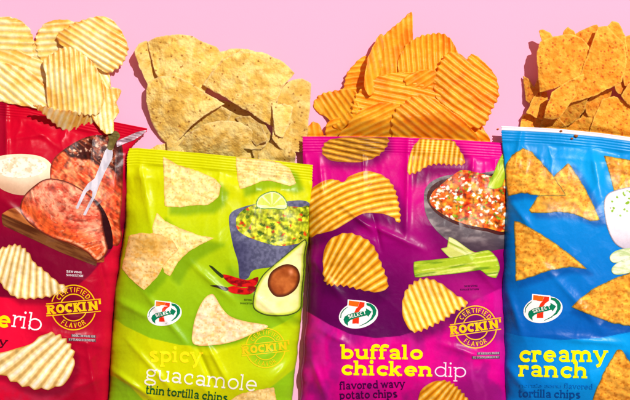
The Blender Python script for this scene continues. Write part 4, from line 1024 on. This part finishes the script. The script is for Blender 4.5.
corn([(176, 148), (188, 134), (204, 124), (222, 120), (240, 122), (252, 130), (258, 142), (261, 166), (230, 166), (196, 163), (178, 160)], 15, 'arched corn chip resting against the green seal', tilt=(-.05, -.5), curv=(-.004, -.012), seed=223, tone=.93)

corn([(186, 126), (200, 112), (216, 104), (232, 112), (226, 124), (206, 128), (192, 134)], 13, 'narrow corn chip lying in the gap between the two large triangles', tilt=(.1, -.35), seed=225, tone=.92)
corn([(236, 118), (250, 116), (262, 126), (268, 140), (256, 146), (244, 132)], 12, 'corn chip sliver under the tip of the big right triangle', tilt=(.3, -.2), seed=227, tone=.88)
corn([(166, 140), (178, 132), (190, 134), (184, 148), (176, 160), (168, 156)], 8, 'small corn chip wedge below the large left triangle', tilt=(-.3, .1), seed=229, tone=.9)
G3 = 'orange ridged potato chips above the purple bag'
def org_(*a, **k): chip('ridged_potato_chip', 'orange', *a, group=G3, under=pur, **k)
org_([(305, 142), (307, 128), (313, 121), (319, 124), (324, 134), (326, 144)], 5, 'small orange chip tip at the left end of the purple seal', ridge=(80, 6, .5), seed=301)
org_([(313, 106), (317, 97), (327, 92), (342, 90), (356, 92), (358, 112), (356, 130), (344, 134), (334, 127), (327, 118), (320, 114)], 9, 'curled orange chip with a dark hollow at the left of its pile', tilt=(.5, .15), curv=(.012, .0), axis=60, ridge=(55, 5.6, .8), seed=303)
org_([(343, 92), (346, 76), (354, 64), (366, 56), (376, 66), (374, 92), (362, 102), (348, 100)], 10, 'orange chip with slanted ridges below the pointed one on the left', tilt=(.1, .0), ridge=(-8, 5.2, .8), seed=305)
org_([(318, 146), (326, 134), (344, 120), (366, 116), (388, 124), (400, 147)], 10, 'orange chip low against the left half of the purple seal', tilt=(.1, .0), ridge=(30, 5.6, .9), seed=307)
org_([(430, 148), (436, 124), (458, 118), (476, 122), (485, 130), (488, 148)], 9, 'orange chip low against the right half of the purple seal', ridge=(34, 6, .9), seed=309)
org_([(371, 60), (376, 44), (390, 30), (402, 20), (411.5, 12.5), (412.5, 30), (413, 50), (410, 72), (394, 88), (374, 92), (368, 78)], 16, 'tall pointed orange chip at the top of its pile', tilt=(.1, -.1), ridge=(84, 5.4, .45), seed=311, rough=.5)
org_([(364, 86), (366, 66), (371, 50), (380, 34), (384, 40), (382, 62), (376, 88), (370, 96)], 24, 'thin orange chip seen nearly edge on beside the pointed one', tilt=(-.5, .05), ridge=(80, 6, .3), seed=313)
org_([(398, 62), (406, 46), (416, 38), (430, 33.5), (444, 34), (453, 42), (458, 54), (455, 68), (444, 84), (424, 92), (404, 86)], 20, 'rounded orange chip with upright ridges at the top right of its pile', tilt=(.06, -.08), ridge=(86, 5.6, 1.0), seed=315)
org_([(354, 100), (364, 86), (380, 76), (400, 72), (424, 74), (442, 82), (444, 100), (430, 112), (404, 112), (374, 122), (354, 122)], 24, 'wide orange chip with nearly level ridges in the middle of the pile', tilt=(.0, -.04), ridge=(12, 5.8, .9), seed=317)
org_([(339, 145), (348, 124), (364, 108), (384, 102), (402, 106), (412, 122), (410, 145)], 30, 'orange chip with ridges rising to the right at the bottom left', tilt=(.05, -.08), ridge=(-24, 6.0, 1.1), seed=319)
org_([(436, 96), (434, 82), (438, 66), (447, 53), (460, 54), (467, 59), (471, 54), (481, 59), (491, 70), (498, 82), (498, 97), (491, 112), (484, 126), (470, 128), (452, 118)], 30, 'largest orange chip with a notched top at the right of its pile', tilt=(.03, -.06), curv=(-.002, -.003), ridge=(36, 6.4, 1.15), seed=321)
org_([(392, 118), (402, 104), (416, 96), (432, 98), (450, 110), (468, 124), (480, 146), (430, 146), (396, 145)], 36, 'orange chip with steep diagonal ridges at the bottom middle', tilt=(.0, -.1), curv=(-.003, -.001), ridge=(38, 6.4, 1.15), seed=323)

org_([(341, 122), (350, 112), (366, 108), (376, 116), (368, 128), (350, 134)], 18, 'small folded orange chip between the curled one and the wide ones', tilt=(.2, -.3), ridge=(60, 5.2, .7), seed=325)
org_([(404, 80), (420, 70), (438, 72), (446, 84), (438, 96), (418, 94)], 25, 'orange chip piece wedged in the centre of the pile', tilt=(-.1, -.2), ridge=(-30, 5.4, .7), seed=327)
org_([(326, 124), (338, 118), (352, 124), (354, 140), (340, 147), (328, 142)], 12, 'broken orange chip beneath the curled one at the lower left', tilt=(.2, -.2), ridge=(-15, 5.4, .7), seed=329)
G4 = 'orange seasoned tortilla chips above the blue bag'
def nac(*a, **k): chip('tortilla_chip', 'nacho', *a, group=G4, under=blu, **k)
nac([(539, 31), (543, 29.5), (550, 33), (556, 40), (552, 50), (543, 46)], 20, 'little pointed tip at the top left of the seasoned pile', seed=401)
nac([(561, 42), (564, 31), (568, 27), (574, 31), (580, 44), (572, 52)], 19, 'small bump of a chip behind the top of the squarish one', seed=403)
nac([(573, 46), (574, 35), (586, 28), (597, 24.5), (602, 34), (594, 54), (582, 64)], 20, 'seasoned chip slanting behind the tall one', tilt=(.1, -.1), seed=405, tone=.95)
nac([(605, 40), (606, 27), (612, 20.5), (619, 23), (626, 38), (628, 56), (612, 60)], 20, 'rounded chip tip at the highest point of the seasoned pile', seed=407)
nac([(618, 44), (626, 36), (642, 32), (658, 48), (656, 82), (640, 92), (624, 86)], 18, 'seasoned chip at the upper right edge of the photo', seed=409, tone=.95)
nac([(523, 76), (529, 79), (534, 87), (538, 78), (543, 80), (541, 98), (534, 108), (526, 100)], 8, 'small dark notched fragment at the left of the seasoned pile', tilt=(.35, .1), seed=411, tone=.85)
nac([(526, 113), (532, 100), (539, 90), (547, 92), (549, 112), (546, 122), (536, 118)], 9, 'narrow chip leaning up at the lower left of the seasoned pile', tilt=(-.4, .0), seed=413, tone=.92)
nac([(520, 127), (523, 115), (530, 113), (540, 119), (554, 122), (566, 132), (548, 133), (532, 131)], 5, 'low broken chip beside the white edge of the blue bag', seed=415)
nac([(546, 122), (562, 110), (584, 100), (604, 92), (610, 104), (594, 122), (566, 134), (550, 132)], 6, 'shaded chip in the hollow of the seasoned pile', seed=417, tone=.7)  # low tone paints the hollow's shade into the chip colour
nac([(552, 136), (564, 124), (580, 118), (594, 100), (604, 96), (600, 118), (592, 139)], 11, 'slanted chip just above the white edge of the blue bag', tilt=(.2, -.1), seed=419, tone=.92)
nac([(588, 138), (594, 118), (602, 100), (614, 96), (628, 103), (642, 110), (650, 144), (618, 140)], 14, 'broad chip at the lower right of the seasoned pile', tilt=(-.05, -.1), seed=421)
nac([(622, 96), (628, 84), (642, 80), (660, 88), (662, 116), (644, 112), (628, 104)], 17, 'chip touching the right edge of the photo at mid pile', tilt=(-.2, -.1), seed=423, tone=.9)
nac([(537, 52), (540, 42), (552, 37), (570, 34), (582, 38), (590, 48), (586, 64), (578, 78), (562, 86), (540, 92), (538, 72)], 27, 'squarish seasoned chip at the left of its pile', tilt=(.1, -.06), curv=(-.002, -.002), seed=425)
nac([(544, 118), (547, 104), (552, 92), (566, 82), (584, 74), (580, 92), (570, 104), (560, 118), (552, 120)], 27, 'pointed chip below the squarish one', tilt=(-.1, -.15), seed=427)
nac([(571, 103), (574, 88), (582, 70), (590, 48), (598, 27), (607, 26), (614, 34), (624, 44), (627, 62), (622, 82), (610, 88), (594, 96)], 32, 'tall seasoned chip leaning to the upper right', tilt=(.06, -.08), curv=(-.001, -.004), axis=110, seed=429)
nac([(655, 60), (676, 48), (690, 70), (684, 104), (662, 100)], 14, 'seasoned chip beyond the right edge of the photo', seed=431)

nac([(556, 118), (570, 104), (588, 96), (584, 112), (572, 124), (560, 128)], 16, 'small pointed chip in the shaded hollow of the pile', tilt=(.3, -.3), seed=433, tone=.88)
nac([(584, 104), (598, 92), (612, 90), (608, 104), (596, 118), (588, 116)], 15, 'chip tip jutting out under the tall leaning one', tilt=(-.3, -.3), seed=435, tone=.9)
nac([(540, 126), (546, 112), (558, 116), (568, 130), (560, 137), (546, 135)], 9, 'low chip corner sitting on the white edge beside the pointed chip', tilt=(.2, -.3), seed=437, tone=.9)
nac([(612, 80), (626, 70), (636, 82), (630, 98), (618, 94)], 12, 'dark chip corner below the tall chip near the right edge', tilt=(-.4, .1), seed=439, tone=.85)

# crumbs on the white edge of the blue bag
def crumb(x, y, r, z, label, seed, tone=.85):
    n = 9; V = []; rnd = random.Random(seed)
    rings = [(0.0, 1.0), (.7, .75), (1.0, .25), (.8, -.3)]
    for (rr, zz) in rings:
        for k in range(n):
            a = 2 * math.pi * k / n; q = r * rr * rnd.uniform(.75, 1.25)
            V.append(world(np.array(x + q * math.cos(a) * 1.3), np.array(y + q * math.sin(a)), np.array(z + r * zz * rnd.uniform(.8, 1.2))))
    F = [(i * n + k, (i + 1) * n + k, (i + 1) * n + (k + 1) % n, i * n + (k + 1) % n) for i in range(3) for k in range(n)]
    F.append(tuple(range(n))); F.append(tuple(3 * n + k for k in range(n))[::-1])
    V = np.array(V); o = mesh_obj('crumb', V, F, CHIP['nacho'], None, np.tile(lin(np.array((200, 110, 30)) * tone), (len(V), 1)), V.mean(0))
    tag(o, label, 'crumb', 'crumbs fallen by the blue bag')
for i, (x, y, r, lb) in enumerate([(561, 131, 1.1, 'leftmost dark crumb on the white edge of the blue bag'), (576, 136, 1.5, 'biggest of the dark crumbs on the blue seal'), (572, 138.5, 1.0, 'lower dark crumb beside the biggest on the blue seal')]):
    crumb(x, y, r, float(blu.h(np.array([float(x)]), np.array([float(y)]))[0]) + .6, lb, i)
crumb(498, 129, .9, .5, 'single orange crumb on the pink paper left of the blue bag', 9, 1.1)

# ------------------------------------------------------------------ light, camera
def look(o, tgt):
    o.rotation_euler = (Vector(tgt) - o.location).to_track_quat('-Z', 'Y').to_euler()
key = bpy.data.lights.new('studio_key', 'AREA'); key.shape = 'DISK'; key.size = .12; key.energy = 305 * 3.24; key.color = (1.0, .975, .94)
ko = bpy.data.objects.new('studio_key', key); COL.objects.link(ko)
az, el = math.radians(50), math.radians(56)
ko.location = (9 * math.cos(el) * math.cos(az), 9 * math.cos(el) * math.sin(az), 9 * math.sin(el)); look(ko, (0, 0, 0))
fl = bpy.data.lights.new('added_sheen_fill', 'AREA'); fl.shape = 'RECTANGLE'; fl.size = 1.2; fl.size_y = .8; fl.energy = 1.6; fl.color = (1.0, .93, .95)  # added fill lamp, only there to give the bag film a soft sheen
fo = bpy.data.objects.new('added_sheen_fill', fl); COL.objects.link(fo); fo.location = (.5, 1.5, 1.9); look(fo, (0, 0, 0))

w = bpy.data.worlds.new('World'); S.world = w; w.use_nodes = True
bg = w.node_tree.nodes['Background']; bg.inputs[0].default_value = (1.0, .50, .46, 1); bg.inputs[1].default_value = .34

cam = bpy.data.cameras.new('camera'); co_ = bpy.data.objects.new('camera', cam); COL.objects.link(co_)
co_.location = (0, 0, H); cam.sensor_width = 36; cam.lens = 36 * H / .63; cam.clip_start = .05; cam.clip_end = 50
S.camera = co_
S.view_settings.view_transform = 'Standard'; S.view_settings.look = 'None'; S.view_settings.exposure = 0.0; S.view_settings.gamma = 1
S.render.engine = 'CYCLES'
